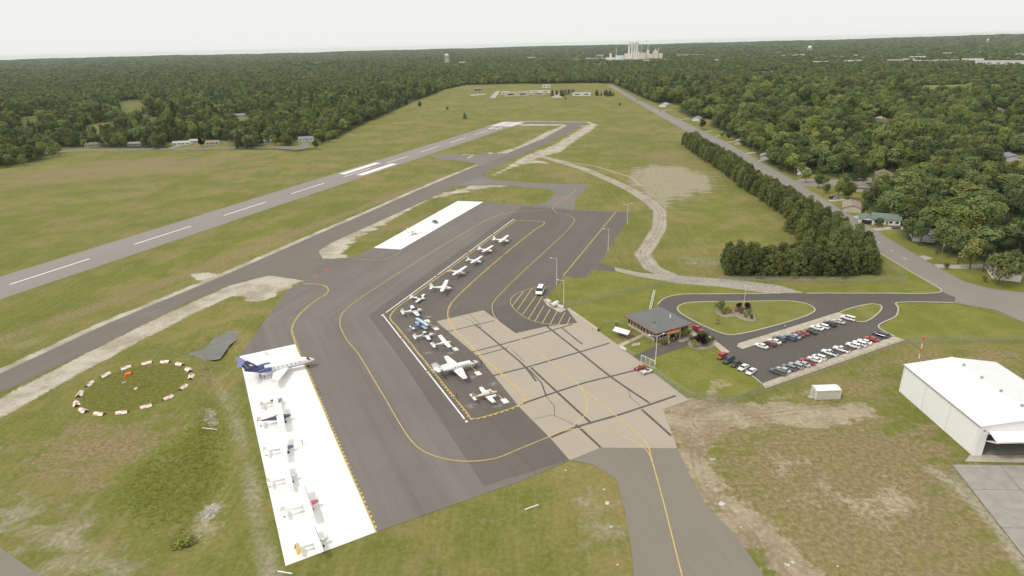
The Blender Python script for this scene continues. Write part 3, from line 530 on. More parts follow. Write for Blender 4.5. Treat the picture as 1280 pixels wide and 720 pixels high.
m_wind = leafmat('windbreak_foliage', (0.142,0.172,0.060), (0.195,0.225,0.082), (0.155,0.185,0.066))
m_purp = leafmat('purple_foliage', (0.035,0.018,0.022), (0.045,0.022,0.024), (0.03,0.02,0.02))
m_yelf = leafmat('golden_foliage', (0.26,0.23,0.05), (0.30,0.26,0.06), (0.24,0.24,0.06))
m_bark = mat('bark', (0.13,0.105,0.085), .95, .25, 3)
def leaves(mb, c, n, size, rng, outward, droop=0.0):
    # n leaf sprays at c (n,3) facing outward
    for k in range(n):
        o = Vector(outward[k]) + Vector(rng.normal(0,.42,3)) + Vector((0,0,.35)); o.normalize()
        u = o.orthogonal().normalized(); a = rng.uniform(0,6.28); v = o.cross(u); u2 = u*math.cos(a)+v*math.sin(a); v2 = o.cross(u2)
        s_ = size*rng.uniform(.6,1.35); p0 = Vector(c[k])
        mb.add([p0-u2*s_*.5, p0-v2*s_*.42+o*.12*s_, p0+u2*s_*.55, p0+v2*s_*.45-o*.08*s_], [(0,1,2,3)])
def broadleaf(seed, h=11.0, rad=4.6, lobes=13, n=1150, size=.85, mat_=None):
    rng = np.random.default_rng(seed); mb = MB(); cz = h*.60
    L = []
    for k in range(lobes):
        a = rng.uniform(0,6.28); q = rng.uniform(.1,1)**.6; zz = rng.uniform(-.75,.95)
        rr_ = math.sqrt(max(.05,1-(zz*.85)**2))
        L.append((Vector((math.cos(a)*q*rr_*rad*.68, math.sin(a)*q*rr_*rad*.68, cz+zz*h*.30)), rng.uniform(.30,.50)*rad))
    L.append((Vector((0,0,cz+h*.2)), rad*.5)); L.append((Vector((0,0,cz-h*.1)), rad*.6))
    tot = sum(l[1]**2 for l in L)
    for c, r_ in L:
        m = int(n*r_*r_/tot); d = rng.normal(size=(m,3)); d[:,2] = d[:,2]*.9+.12; d /= np.linalg.norm(d,axis=1)[:,None]
        q = rng.uniform(.72,1.06,(m,1)); pts = np.array(c)+d*r_*q; leaves(mb, pts, m, size, rng, d)
    cr_ = mb.mesh('crown', mat_ or m_leaf)
    tb = MB(); base = .22*h/11; bend = Vector((rng.uniform(-.3,.3), rng.uniform(-.3,.3), 0)); fork = Vector((bend.x,bend.y,h*.34))
    ring = lambda c, r_: [(c[0]+r_*math.cos(a), c[1]+r_*math.sin(a), c[2]) for a in np.linspace(0,2*math.pi,7,endpoint=False)]
    tb.loft([ring((0,0,0),base*1.5), ring((0,0,.4),base*1.05), ring(fork,base*.75), ring((bend.x*1.4,bend.y*1.4,h*.62),base*.28)])
    for c, r_ in L[:6]: tb.tube(fork*(.8), c, base*.4, base*.1, 5)
    return cr_, tb.mesh('trunk', m_bark)
def conifer(seed, h=13.0, rad=2.6, n=850, mat_=None, z0=.12, size=.85, shape=.75):
    rng = np.random.default_rng(seed); mb = MB(); tiers = int(h/1.0); per = max(5, n//tiers)
    for k in range(tiers):
        f_ = k/(tiers-1); z = h*(z0+(.985-z0)*f_); R_ = rad*((1-f_)**shape*.92+.07)*rng.uniform(.82,1.12); m = max(5, int(per*(1.35-f_))); ph = rng.uniform(0,6.28); nb = 5+int(3*(1-f_))
        for q in range(m):
            br = rng.integers(nb); a = ph+br*6.283/nb+rng.normal(0,.22); q_ = rng.uniform(.35,1.05)
            c = Vector((math.cos(a)*R_*q_, math.sin(a)*R_*q_, z-.28*R_*q_+rng.normal(0,.16))); o = Vector((math.cos(a)*.55, math.sin(a)*.55, .8))
            leaves(mb, [c], 1, size*(.75+.3*(1-f_)), rng, [o])
    tb = MB(); tb.tube((0,0,0), (0,0,h*.55), .17*h/12, .10*h/12, 7); tb.tube((0,0,h*.549), (0,0,h*.95), .10*h/12, .02, 6)
    return mb.mesh('crown', mat_ or m_pine), tb.mesh('trunk', m_bark)
BL = [broadleaf(k, (10,13,14.5,11,9,15,12)[k], (4.4,4.6,3.6,5.6,4.8,4.2,5.0)[k], 11+2*(k%4), 1250, (.8,.9,.7,.85,.75,.8,.95)[k]) for k in range(7)]+[broadleaf(30+k, 11.5, 4.6, 14, mat_=m_leafl) for k in range(2)]
CF = [conifer(50+k, 13.5, random.uniform(2.5,3.0)) for k in range(4)]
def plantation_pine(seed, h=11.6, rad=2.7, n=1250, size=.62):
    rng = np.random.default_rng(seed); mb = MB(); L = []; k_ = 26
    for k in range(k_):
        f_ = (k+.5)/k_; a = k*2.4+rng.uniform(-.4,.4); R_ = rad*(1.0-.55*f_**2.4)*rng.uniform(.5,.78); L.append((Vector((math.cos(a)*R_*(1-.6*f_**5), math.sin(a)*R_*(1-.6*f_**5), h*(.06+.86*f_))), rng.uniform(.32,.46)*rad*(1-.25*f_)))
    tot = sum(l[1]**2 for l in L)
    for c, r_ in L:
        m = int(n*r_*r_/tot); d = rng.normal(size=(m,3)); d[:,2] = d[:,2]*.8+.35; d /= np.linalg.norm(d,axis=1)[:,None]; leaves(mb, np.array(c)+d*r_*rng.uniform(.6,1.05,(m,1)), m, size, rng, d)
    tb = MB(); tb.tube((0,0,0), (0,0,h*.55), .16, .10, 7); tb.tube((0,0,h*.549), (0,0,h*.93), .10, .02, 6)
    return mb.mesh('crown', m_wind), tb.mesh('trunk', m_bark)
WB = [plantation_pine(70+k, random.uniform(10.6,12.2), random.uniform(3.5,4.0), 2600, .5) for k in range(7)]
def tree(var, loc, name, label, group, cat='tree', scale=1.0, sz=None, rz=None):
    o = empty(name, loc, random.uniform(0,6.28) if rz is None else rz); o.scale = (scale, scale, sz or scale)
    for me, nm in ((var[1],'trunk'),(var[0],'crown')): link(bpy.data.objects.new(nm, me), o)
    return tag(o, label, cat, group)
# --- windbreak of pines along the highway, and its short leg along the drive
def along(line, step, off, jit, z=0):
    out = []; acc = 0
    for i in range(len(line)-1):
        a, b = line[i], line[i+1]; d = b-a; L = d.length; d = d/L; n_ = Vector((d.y,-d.x,0)); s_ = acc
        while s_ < L: out.append(a+d*(s_+random.gauss(0,jit))+n_*(off+random.gauss(0,jit))); s_ += step
        acc = s_-L
    return out
wb_l = PL([(853,180),(867,192),(896,211),(921,231),(958,256),(986,278),(1004,296)])
pines = []
tri = PL([(982,284),(1004,262),(1050,285),(1085,303),(1101,322),(1096,338),(1088,345),(1000,345),(1004,318)])
tx_ = [p.x for p in tri]; ty_ = [p.y for p in tri]
for r_ in range(2): pines += along(PL([(919,346),(960,346.5),(1010,346.5),(1055,346),(1092,343)]), 4.4, -(2.0+r_*4.2), .5)
for iy in range(40):
    for ix in range(40):
        q = Vector((min(tx_)+ix*5.3+(iy%2)*2.6+random.gauss(0,.5), min(ty_)+iy*5.0+random.gauss(0,.5), 0))
        if q.y < max(ty_) and float(sdist(tri, np.array([q.x]), np.array([q.y]))[0]) > 1.0: pines.append(q)
for r_ in range(2,4): pines += along(PL([(919,346),(960,346.5),(1010,346.5)]), 4.6, -(2.0+r_*4.2), .6)
wb_l = PL([(853,180),(867,192),(896,211),(921,231),(958,256),(986,278),(1000,290)])
for r_ in range(3): pines += along(wb_l, 4.5, -(2.6+r_*4.6), .5)
kept = []
hwl = [P(*q) for q in HW_L[:-1]]
for q in pines:
    if all((q-k).length > 2.6 for k in kept) and (q.y > 150) and float(ldist(hwl, np.array([q.x]), np.array([q.y]))[0]) > 5.5: kept.append(q)
kept.sort(key=lambda q: q.length)
for q in kept[:298]: tree(random.choice(WB), (q.x,q.y,0), 'pine_tree', 'pine tree in the dense dark windbreak between the field and the highway', 'windbreak pines', scale=random.uniform(.85,1.12), sz=random.uniform(.9,1.1))
bl_ = broadleaf(91, 10, 4.6, 14, 1300); tree(bl_, P(1000,300), 'broadleaf_tree', 'rounded broadleaf tree amid the windbreak pines', None, scale=1.0)
# --- woods: jittered points over all wooded land in view
def infield(x, y): return np.maximum.reduce([sdist([P(*p) for p in g], x, y) for g in OPEN+CLEAR])
def wood_points(r0_, r1_, sp_, jit=.42):
    a = np.arange(-r1_*.80, r1_*.80, sp_); b = np.arange(max(40,r0_*.6), r1_, sp_); X, Y = np.meshgrid(a, b); X = X.ravel()+RNG.normal(0,sp_*jit*.6,X.size); Y = Y.ravel()+RNG.normal(0,sp_*jit*.6,Y.size)
    rr_ = np.hypot(X,Y); an = np.abs(np.arctan2(X,Y)); k = (rr_ > r0_) & (rr_ <= r1_) & (an < .80); return X[k], Y[k]
HOUSES = [  # picture place of the middle of the front foot, front width m, depth, eave height, roof colour, wall colour, what it looks like
 (1064,262,15,9,2.7,'tan_roof','cream_wall','tan roofed ranch house with cream walls set back from the highway',0),
 (1106,278,13,10,3.0,'green_roof','white_wall','white house with a green roof and attached garage',1),
 (1152,298,13,9,2.8,'slate_roof','pale_wall','pale house with a slate blue roof half hidden by street trees',0),
 (1252,343,16,9,3.0,'grey_roof','white_wall','white trimmed house behind the last trees of the street',0),
 (1104,222,14,10,2.8,'brown_roof','cream_wall','cream house under a brown hipped roof deep among trees',0),
 (1077,238,10,8,2.8,'brown_roof','pale_wall','small brown roofed house behind the tan ranch house',0),
 (1004,217,12,8,2.8,'grey_roof','white_wall','white garage house beside the side street',0),
 (830,133,22,10,3.2,'pale_roof','white_wall','long white house standing by the far highway',0),(871,150.5,15,9,3,'grey_roof','white_wall','grey roofed house with white gable by the highway',0),
 (924,180,13,8,2.7,'grey_roof','cream_wall','cream house behind the two pale driveways',0),(957,198,13,8,2.7,'grey_roof','pale_wall','pale house half hidden behind dark shrubs',0),
 (1010,161,14,9,3,'pale_roof','white_wall','white roofed house deep in the neighbourhood canopy',0),(971,161,12,8,3,'brown_roof','cream_wall','small brown house glimpsed through the canopy',0),(1100,151,16,9,3,'pink_roof','cream_wall','pinkish roofed house in the middle of the canopy',0),
 (1246,139,16,9,3,'brown_roof','cream_wall','brown roofed house among far trees',0),(1262,200,18,10,3,'slate_roof','pale_wall','slate roofed house by a curving far street',0),(1154,122,14,9,3,'white_roof','white_wall','tiny bright white house far among trees',0),
 (228,181,17,8,2.6,'pale_roof','white_wall','white ranch house facing the village road',0),(246,178.5,13,8,2.6,'pale_roof','white_wall','white house behind the purple tree',0),(264,180.5,18,8,2.6,'tan_roof','cream_wall','low tan house to the side of the purple tree',0),
 (383,176,15,9,3.0,'slate_roof','white_wall','white garage house at the turning circle',0),(339,178.5,13,8,2.6,'slate_roof','pale_wall','grey house beside the round tree by the turning circle',0),(170,182,13,8,2.6,'grey_roof','pale_wall','pale house behind the roadside oaks',0),(36,193,14,9,2.8,'brown_roof','brick_wall','brown brick house among bushes at the field corner',0),
 (117,183,14,9,2.7,'brown_roof','cream_wall','brown house behind the large round tree',0),(300,146,16,9,3,'grey_roof','pale_wall','grey house deep in the far wood',0),(196,126,22,10,3,'grey_roof','white_wall','long grey house in the far wood clearing',0),(262,147,14,9,3,'white_roof','white_wall','white house glimpsed in the far wood',0)]
HP = [P(h[0],h[1]) for h in HOUSES]
def cleared(X, Y, extra=()):
    k = np.ones(X.shape, bool)
    for h, q in zip(HOUSES, HP):
        D = max(h[2],h[3]); r_ = math.hypot(q.x,q.y); ux, uy = q.x/r_, q.y/r_
        dx, dy = X-q.x, Y-q.y; al = dx*ux+dy*uy; ac = np.abs(-dx*uy+dy*ux)
        k &= ~((ac < D*.6) & (al > -((22 if h[0] in (1064,1106,228,246,264,383) else 9))) & (al < D*.9+2))
    return k
X1, Y1 = wood_points(150, 1500, 8.8)
X2, Y2 = wood_points(1500, 2800, 9.5); X3, Y3 = wood_points(2800, 5200, 17); X4, Y4 = wood_points(5200, 12200, 36)
def keepw(X, Y, m):
    k = (infield(X,Y) < -m) & cleared(X,Y) & (np.exp(-(((X+1120)/240)**2+((Y-4000)/180)**2)) < .5); return X[k], Y[k]
X1, Y1 = keepw(X1, Y1, 3.5)
gap_ = np.sin(X1*.031+1.3*np.sin(Y1*.017))*np.sin(Y1*.027+1.1*np.sin(X1*.023))+.5*np.sin(X1*.083+Y1*.061); kg = ~((gap_ > .82) & (RNG.random(X1.size) < .75)); X1, Y1 = X1[kg], Y1[kg]
X2, Y2 = keepw(X2, Y2, 5); X3, Y3 = keepw(X3, Y3, 8); X4, Y4 = keepw(X4, Y4, 8)
hw_side = np.array([float(x) for x in X1]) > np.interp(Y1, [218,340,612,1472,1600], [170,160,185,228,235])
kt = ~(hw_side & (RNG.random(X1.size) < .22)); X1, Y1, hw_side = X1[kt], Y1[kt], hw_side[kt]
conf = RNG.random(X1.size) < np.where(hw_side, .16, np.clip(.35+.5*np.sin(X1*.011+1)*np.sin(Y1*.009), .05, .8))
pxx, pyy = proj(X1, Y1, np.zeros_like(X1)+6)
inview = (pxx > -40) & (pxx < 1320) & (pyy < 760)
order = np.argsort(np.hypot(X1,Y1)+np.where(inview,0,1e5))
# the nearest ones are trees of their own
EXTRA = [(1149,307,1.0),(1170,318,1.15),(1197,330,1.2),(1212,336,1.05),(1247,356,1.15),(1262,350,1.0),(1185,322,1.0),(1135,300,.9),(878,162,.9),(1228,340,.9)]
for px, py, s_ in EXTRA:
    q = P(px,py); tree(random.choice(BL[:7]), q, 'broadleaf_tree', 'spreading street tree on the lawns along the highway', 'street trees on the lawns', scale=s_)
for k in range(34):
    f_ = k/33; px = 872+f_*200; py = 160.5+(px-872)*.545-1.5; q = P(px,py)+Vector((random.uniform(3,22),random.uniform(-4,4),0))
    if all((q-h_).length > 9 for h_ in HP): tree(random.choice(BL), q, 'broadleaf_tree', 'garden tree on the house lawns by the highway', 'garden trees by the highway', scale=random.uniform(.55,.95))
ind = [i for i in order[:int(inview.sum())]]
nb = nc = 0; used = np.zeros(X1.size, bool)
for i in ind:
    loc = (float(X1[i]), float(Y1[i]), 0); side = hw_side[i]
    if conf[i]:
        if nc >= 150: continue
        nc += 1; used[i] = True
        tree(random.choice(CF), loc, 'conifer_tree', 'tall dark conifer among the houses beyond the highway' if side else 'tall dark conifer in the wood beyond the runway', 'conifers beyond the highway' if side else 'conifers beyond the runway', scale=random.uniform(.8,1.2), sz=random.uniform(.85,1.25))
    else:
        if nb >= 285: continue
        nb += 1; used[i] = True; v_ = random.choice(BL[:7]) if random.random() < .8 else random.choice(BL[7:])
        tree(v_, loc, 'broadleaf_tree', 'broadleaf tree of the wooded neighbourhood beyond the highway' if side else 'broadleaf tree at the edge of the wood beyond the runway', 'neighbourhood trees beyond the highway' if side else 'edge trees beyond the runway', scale=random.uniform(.9,1.75), sz=random.uniform(.8,1.3))
    if nb >= 285 and nc >= 150: break
def woodland(name, label, X, Y, Z, sxy, sz, variants):
    m = bpy.data.meshes.new(name); n = len(X); m.vertices.add(n); m.vertices.foreach_set('co', np.stack([X,Y,Z],1).astype(np.float32).ravel())
    a = m.attributes.new('scl', 'FLOAT_VECTOR', 'POINT'); a.data.foreach_set('vector', np.stack([sxy,sxy,sz],1).astype(np.float32).ravel())
    a = m.attributes.new('rot', 'FLOAT_VECTOR', 'POINT'); a.data.foreach_set('vector', np.stack([np.zeros(n),np.zeros(n),RNG.uniform(0,6.28,n)],1).astype(np.float32).ravel())
    a = m.attributes.new('pick', 'INT', 'POINT'); a.data.foreach_set('value', RNG.integers(0,len(variants),n).astype(np.int32))
    o = link(bpy.data.objects.new(name, m)); tag(o, label, 'wood', kind='stuff')
    ng = bpy.data.node_groups.new(name, 'GeometryNodeTree'); ng.interface.new_socket('Geometry', in_out='INPUT', socket_type='NodeSocketGeometry'); ng.interface.new_socket('Geometry', in_out='OUTPUT', socket_type='NodeSocketGeometry')
    N = ng.nodes; Lk = ng.links; gi = N.new('NodeGroupInput'); go = N.new('NodeGroupOutput'); jn = N.new('GeometryNodeJoinGeometry'); ip = N.new('GeometryNodeInstanceOnPoints'); ip.inputs['Pick Instance'].default_value = True
    mp = N.new('GeometryNodeMeshToPoints'); Lk.new(gi.outputs[0], mp.inputs[0]); Lk.new(mp.outputs[0], ip.inputs['Points'])
    for v_ in variants:
        oi = N.new('GeometryNodeObjectInfo'); oi.inputs['Object'].default_value = v_; oi.inputs['As Instance'].default_value = True; Lk.new(oi.outputs['Geometry'], jn.inputs[0])
    Lk.new(jn.outputs[0], ip.inputs['Instance'])
    for nm, ty, sk in (('scl','FLOAT_VECTOR','Scale'),('rot','FLOAT_VECTOR','Rotation'),('pick','INT','Instance Index')):
        na = N.new('GeometryNodeInputNamedAttribute'); na.data_type = ty; na.inputs[0].default_value = nm
        src = [q for q in na.outputs if q.enabled][0]; Lk.new(src, ip.inputs[sk])
    Lk.new(ip.outputs[0], go.inputs[0]); md = o.modifiers.new('scatter', 'NODES'); md.node_group = ng; return o
def first_crown(me): return next(o for o in bpy.data.objects if o.data is me)
u_ = lambda a, b, n: RNG.uniform(a,b,n)
blo = [first_crown(v[0]) for v in BL]; cfo = [first_crown(v[0]) for v in CF]
def gz_at(X, Y):
    rr_ = np.hypot(X,Y); az_ = np.arctan2(X,Y); f_ = sstep(rr_,5000,14000)
    return ridge(rr_, az_)+22*np.exp(-(((X+1120)/260)**2+((Y-4000)/200)**2))
wr_ = kept[298:]; woodland('windbreak_end', 'far end of the pine windbreak beside the highway', np.array([q.x for q in wr_]), np.array([q.y for q in wr_]), np.zeros(len(wr_)), u_(.85,1.12,len(wr_)), u_(.9,1.1,len(wr_)), [first_crown(v[0]) for v in WB]) if len(kept) > 298 else None
k = ~used; Xb, Yb, cb, hs = X1[k], Y1[k], conf[k], hw_side[k]
u = lambda a, b, n: RNG.uniform(a,b,n)
stand = lambda X, Y: 1+.22*np.sin(X*.021+Y*.013)+.16*np.sin(X*.05-Y*.041)+.10*np.sin(X*.11+Y*.09)
for sel, nm, lb, vs, (a, b) in ((~cb & hs,'woodland','leafy canopy of the wooded neighbourhood stretching beyond the highway',blo,(.95,1.9)),(~cb & ~hs,'woodland','broadleaf canopy of the wood beyond the runway',blo,(.75,1.4)),(cb,'woodland','scattered dark conifers rising through the distant woods',cfo,(.75,1.25))):
    n = int(sel.sum()); s_ = u(a,b,n)**1.0*(.85+.3*RNG.random(n)**2); woodland(nm, lb, Xb[sel], Yb[sel], np.full(n,-.3), s_, (.35+.65*s_)*u(.72,1.2,n)*stand(Xb[sel],Yb[sel]), vs)
for X, Y, sc, sz_, lb in ((X2,Y2,1.15,.95,'continuous green canopy of the woods around the town'),(X3,Y3,2.0,1.0,'hazy green canopy of the woods near the paper mill'),(X4,Y4,4.0,1.15,'bluish far woods below the horizon')):
    n = len(X); isc = RNG.random(n) < .3
    woodland('woodland', lb, X, Y, gz_at(X,Y)-.5, u(.75,1.25,n)*sc, u(.7,1.15,n)*sz_*stand(X*.3,Y*.3), blo+cfo[:2])
print('trees', len(kept), nb, nc, X1.size, X2.size, X3.size, X4.size)
# single plants of the field and the gardens
def bush(px, py, s_, m_, name, label, group=None, cat='shrub', seed=0, sz=None):
    v_ = broadleaf(200+seed, 3.0, 1.6, 8, 300, .42, m_); o = empty(name, P(px,py,float(lowland(np.array([P(px,py).x]),np.array([P(px,py).y]))[0]) if px < 300 and py > 400 else .0), seed); o.scale = (s_,s_,sz or s_)
    link(bpy.data.objects.new('stem', v_[1]), o); link(bpy.data.objects.new('foliage', v_[0]), o); return tag(o, label, cat, group)
tree(BL[2], P(525,137), 'broadleaf_tree', 'tall lone tree standing just off the wood edge in the field', None, scale=.95)
tree(CF[1], P(581,148), 'conifer_tree', 'dark squat conifer standing alone in the open field', None, scale=1.25, sz=.62)
bush(559,138,1.7,m_pine,'bush','small dark bush alone in the open field',seed=1); bush(775,133,1.6,m_pine,'bush','dark bush in the field near the highway',seed=2); bush(707,125.5,1.8,m_leaf,'bush','low bush before the far municipal buildings',seed=3)
pv = broadleaf(301, 10, 4.4, 13, 1200, .8, m_purp); tree(pv, P(252,184), 'purple_tree', 'dark purple leaved tree by the white houses', None)
tree(pv, P(1219,230), 'purple_tree', 'dark purple tree among the green neighbourhood canopy', None)
for k, (px, py, s_) in enumerate(((8,203,1.3),(22,203,1.25),(40,199,1.2),(52,199,1.1),(66,196,1.2),(75,195,1.1),(30,207,1.0),(13,209,.9),(395,187,.9),(404,183,1.0),(412,178,.9),(88,184,1.2),(97,182,1.3),(135,184,1.1),(144,184,1.2),(155,184,1.1),(184,184,1.15),(192,184,1.15),(272,170,1.1),(335,181,.95),(344,182,1.15),(352,181,1.0),(370,172,.95),(390,174,1.0))):
    tree(BL[k%7], P(px,py), 'broadleaf_tree', 'roadside tree between the village road and its houses' , 'village road trees', scale=s_*.85)
for k in range(30): tree(CF[k%4], P(random.choice((691,696,703,708,742,748,752,756,760,764)) + random.uniform(-3,3), random.uniform(117.5,121)), 'conifer_tree', 'conifer in the clump beside the municipal yard', 'municipal yard conifers', scale=random.uniform(.85,1.15), sz=random.uniform(.55,.8))

# ------------------------------------------------------------------ buildings
for nm, c in (('tan_roof',(0.30,0.25,0.20)),('green_roof',(0.15,0.20,0.165)),('slate_roof',(0.22,0.24,0.28)),('grey_roof',(0.27,0.26,0.25)),('brown_roof',(0.20,0.16,0.13)),('pale_roof',(0.45,0.44,0.42)),('pink_roof',(0.42,0.30,0.26)),('white_roof',(0.8,0.8,0.79)),
              ('cream_wall',(0.60,0.54,0.44)),('white_wall',(0.80,0.79,0.76)),('pale_wall',(0.55,0.55,0.54)),('brick_wall',(0.33,0.16,0.11)),('mill_wall',(0.78,0.72,0.65)),('mill_tan',(0.72,0.65,0.56)),('metal_pale',(0.74,0.75,0.75))): mat(nm, c, .85, .1, .8)
m_glass = mat('window_glass', (0.03,0.035,0.04), .08, .2, .5, spec=.6); m_dark = mat('dark_gap', (0.03,0.03,0.03), .9)
m_white = mat('white_metal', (0.80,0.80,0.80), .45, .03, .5); m_steel = mat('galvanised_steel', (0.36,0.37,0.36), .5, .1, 2, metal=.3); m_wood = mat('weathered_wood', (0.28,0.22,0.17), .9, .2, 4)
def gable(root, wd, dp, h, roof, wall, over=.5, pitch=.36, hip=False, cx=0.0, cy=0.0, turn=False):
    mb = MB(); X, Y = wd/2, dp/2; rh = min(wd,dp)/2*pitch if not turn else min(wd,dp)/2*pitch
    if not turn:
        vs = [(cx-X,cy-Y,0),(cx+X,cy-Y,0),(cx+X,cy+Y,0),(cx-X,cy+Y,0),(cx-X,cy-Y,h),(cx+X,cy-Y,h),(cx+X,cy+Y,h),(cx-X,cy+Y,h),(cx-X,cy,h+rh),(cx+X,cy,h+rh)]
        mb.add(vs, [(0,1,5,4),(2,3,7,6),(1,2,6,9,5),(3,0,4,8,7)])
    else:
        rh = X*pitch; vs = [(cx-X,cy-Y,0),(cx+X,cy-Y,0),(cx+X,cy+Y,0),(cx-X,cy+Y,0),(cx-X,cy-Y,h),(cx+X,cy-Y,h),(cx+X,cy+Y,h),(cx-X,cy+Y,h),(cx,cy-Y,h+rh),(cx,cy+Y,h+rh)]
        mb.add(vs, [(0,1,5,8,4),(2,3,7,9,6),(1,2,6,5),(3,0,4,7)])
    mb.build('wall', wall, root)
    rb = MB(); tk = .14
    if not turn: e = [(-1,0),(1,0)]; A_, B_ = X+over, Y+over; dz = over*pitch
    if not turn:
        r_ = [(cx-A_,cy-B_,h-dz),(cx+A_,cy-B_,h-dz),(cx+A_,cy,h+rh),(cx-A_,cy,h+rh),(cx+A_,cy+B_,h-dz),(cx-A_,cy+B_,h-dz)]
    else:
        A_, B_ = X+over, Y+over; dz = over*pitch; r_ = [(cx-A_,cy+B_,h-dz),(cx-A_,cy-B_,h-dz),(cx,cy-B_,h+rh),(cx,cy+B_,h+rh),(cx+A_,cy-B_,h-dz),(cx+A_,cy+B_,h-dz)]
    if hip:
        if not turn: k = min(B_, A_*.8); r_[2] = (cx+A_-k,cy,h+rh); r_[3] = (cx-A_+k,cy,h+rh)
    top = [(a,b,c+tk+.02) for a, b, c in r_]; bot = [(a,b,c+.02) for a, b, c in r_]
    if not turn: fs = [(0,1,2,3),(3,2,4,5)]; edge = [0,1,2,4,5,3] if not hip else [0,1,4,5]
    else: fs = [(0,1,2,3),(3,2,4,5)]; edge = [0,1,2,4,5,3]
    if hip and not turn: fs += [(1,4,2),(0,3,5)]
    F_ = list(fs)+[tuple(reversed([i+6 for i in f])) for f in fs]
    for i in range(len(edge)): a, b = edge[i], edge[(i+1)%len(edge)]; F_.append((b,a,a+6,b+6))
    rb.add(top+bot, F_); return rb.build('roof', roof, root), rh
def pane(root, c, d, rz=0.0, frame=True, m=None, name='window'):
    mb = MB(); mb.box(c, d, rz); o = mb.build(name, m or m_glass, root)
    return o
def house(h, q):
    px, py, wd, dp, eh, rf, wl_, lab, kind = h
    rz = math.atan2(-q.x, q.y)*.0
    dirv = (Vector((0.42,0.9,0)) if px > 800 else Vector((1,0.15,0))).normalized()
    rz = math.atan2(dirv.y, dirv.x)-(math.pi/2 if px > 800 else 0)
    if px > 800 and kind == 0: rz += math.pi/2*(0 if px in (1064,1252,830) else 1)*0
    root = empty('house', (q.x, q.y, 0), rz+(math.pi/2 if px > 800 and kind == 0 else 0)); tag(root, lab, 'house')
    roof, rh = gable(root, wd, dp, eh, MATS[rf], MATS[wl_], hip=(rf in ('brown_roof','pink_roof')))
    if kind == 1:
        gable(root, 7, 9, eh-.3, MATS[rf], MATS[wl_], cx=-wd/2-2.6, cy=-2.5, turn=True)
        pane(root, (-wd/2-2.6,-7.03,1.15), (4.8,.08,2.2), m=m_dark, name='garage_door')
    for sx in (-.36,-.12,.16,.38):
        for sy in (-1,1):
            w_ = pane(root, (sx*wd, sy*(dp/2+.03), 1.5), (1.5,.08,1.1)); fr = MB(); fr.box((sx*wd, sy*(dp/2+.015), .88), (1.7,.10,.1)); fr.build('sill', m_white, w_)
    d_ = MB(); d_.box((.03*wd,-dp/2-.03,1.05), (1,.08,2.1)); d_.build('door', m_wood, root)
    if wd > 13: g_ = MB(); g_.box((wd/2+.03, -.1*dp, 1.1), (.08,4.6,2.2)); g_.build('garage_door', m_white, root)
    ch = MB(); ch.box((wd*.2, .1, eh+rh+.5), (.7,.7,1.4)); ch.build('chimney', MATS['brick_wall'], roof)
for h, q in zip(HOUSES, HP): house(h, q)
# terminal
tl, tt, tr_, tf = P(780.6,395,3.5), P(823,383,3.5), P(866,405,3.5), P(820.5,417.8,3.5)
tc = (tl+tt+tr_+tf)/4; ta = math.atan2(tf.y-tl.y, tf.x-tl.x); TL = (tf-tl).length; TW = (tr_-tf).length
term = tag(empty('terminal_building', (tc.x,tc.y,0), ta), 'low terminal building with a wide grey roof, rust fascia and dark windows', 'building')
m_troof = bpy.data.materials.new('grey_shingle'); t = NT(m_troof); oc = t.obj(); nn = t.noise(oc, 1.2, 6, .7); st_ = t.noise(t.scl(oc,(.15,2.4,1)), 1, 4, .6)
t.bsdf(t.mix(t.ss(t.math('MULTIPLY_ADD', st_, .5, t.math('MULTIPLY', nn, .5)), .35, .65), (0.135,0.135,0.142), (0.185,0.185,0.19)), .9, nn, .3, .05)
m_fascia = mat('rust_fascia', (0.34,0.13,0.065), .7, .15, 1); m_tanw = mat('tan_masonry', (0.52,0.44,0.33), .9, .1, 2)
OV = 1.0; hx, hy = TL/2-OV, TW/2-OV
mb = MB(); mb.box((0,0,1.65), (2*hx,2*hy,3.3)); mb.build('wall', m_tanw, term)
mb = MB(); A_, B_ = TL/2, TW/2; zt = 3.62; rz_ = 4.35
vs = [(-A_,-B_,zt),(A_,-B_,zt),(A_,B_,zt),(-A_,B_,zt),(-A_*.12,0,rz_),(A_*.12,0,rz_)]
mb.add(vs, [(0,1,5,4),(1,2,5),(2,3,4,5),(3,0,4)]); mb.add([(-A_,-B_,3.32),(A_,-B_,3.32),(A_,B_,3.32),(-A_,B_,3.32)], [(3,2,1,0)]); troof = mb.build('roof', m_troof, term)
for c, d in (((0,-B_-.02,3.47),(2*A_+.12,.06,.32)),((0,B_+.02,3.47),(2*A_+.12,.06,.32)),((-A_-.02,0,3.47),(.06,2*B_-.02,.32)),((A_+.02,0,3.47),(.06,2*B_-.02,.32))): b_ = MB(); b_.box(c,d); b_.build('fascia', m_fascia, troof)
vp = MB(); vp.tube((1.5,4.2,3.7),(1.5,4.2,5.0),.28,.22,8); vp.build('roof_vent', m_white, troof); vp = MB(); vp.tube((3.5,1.5,3.9),(3.5,1.5,4.7),.1,n=6); vp.build('roof_vent', m_steel, troof); vp = MB(); vp.box((2.2,-3.2,3.9),(.6,.6,.45)); vp.build('roof_vent', m_dark, troof)
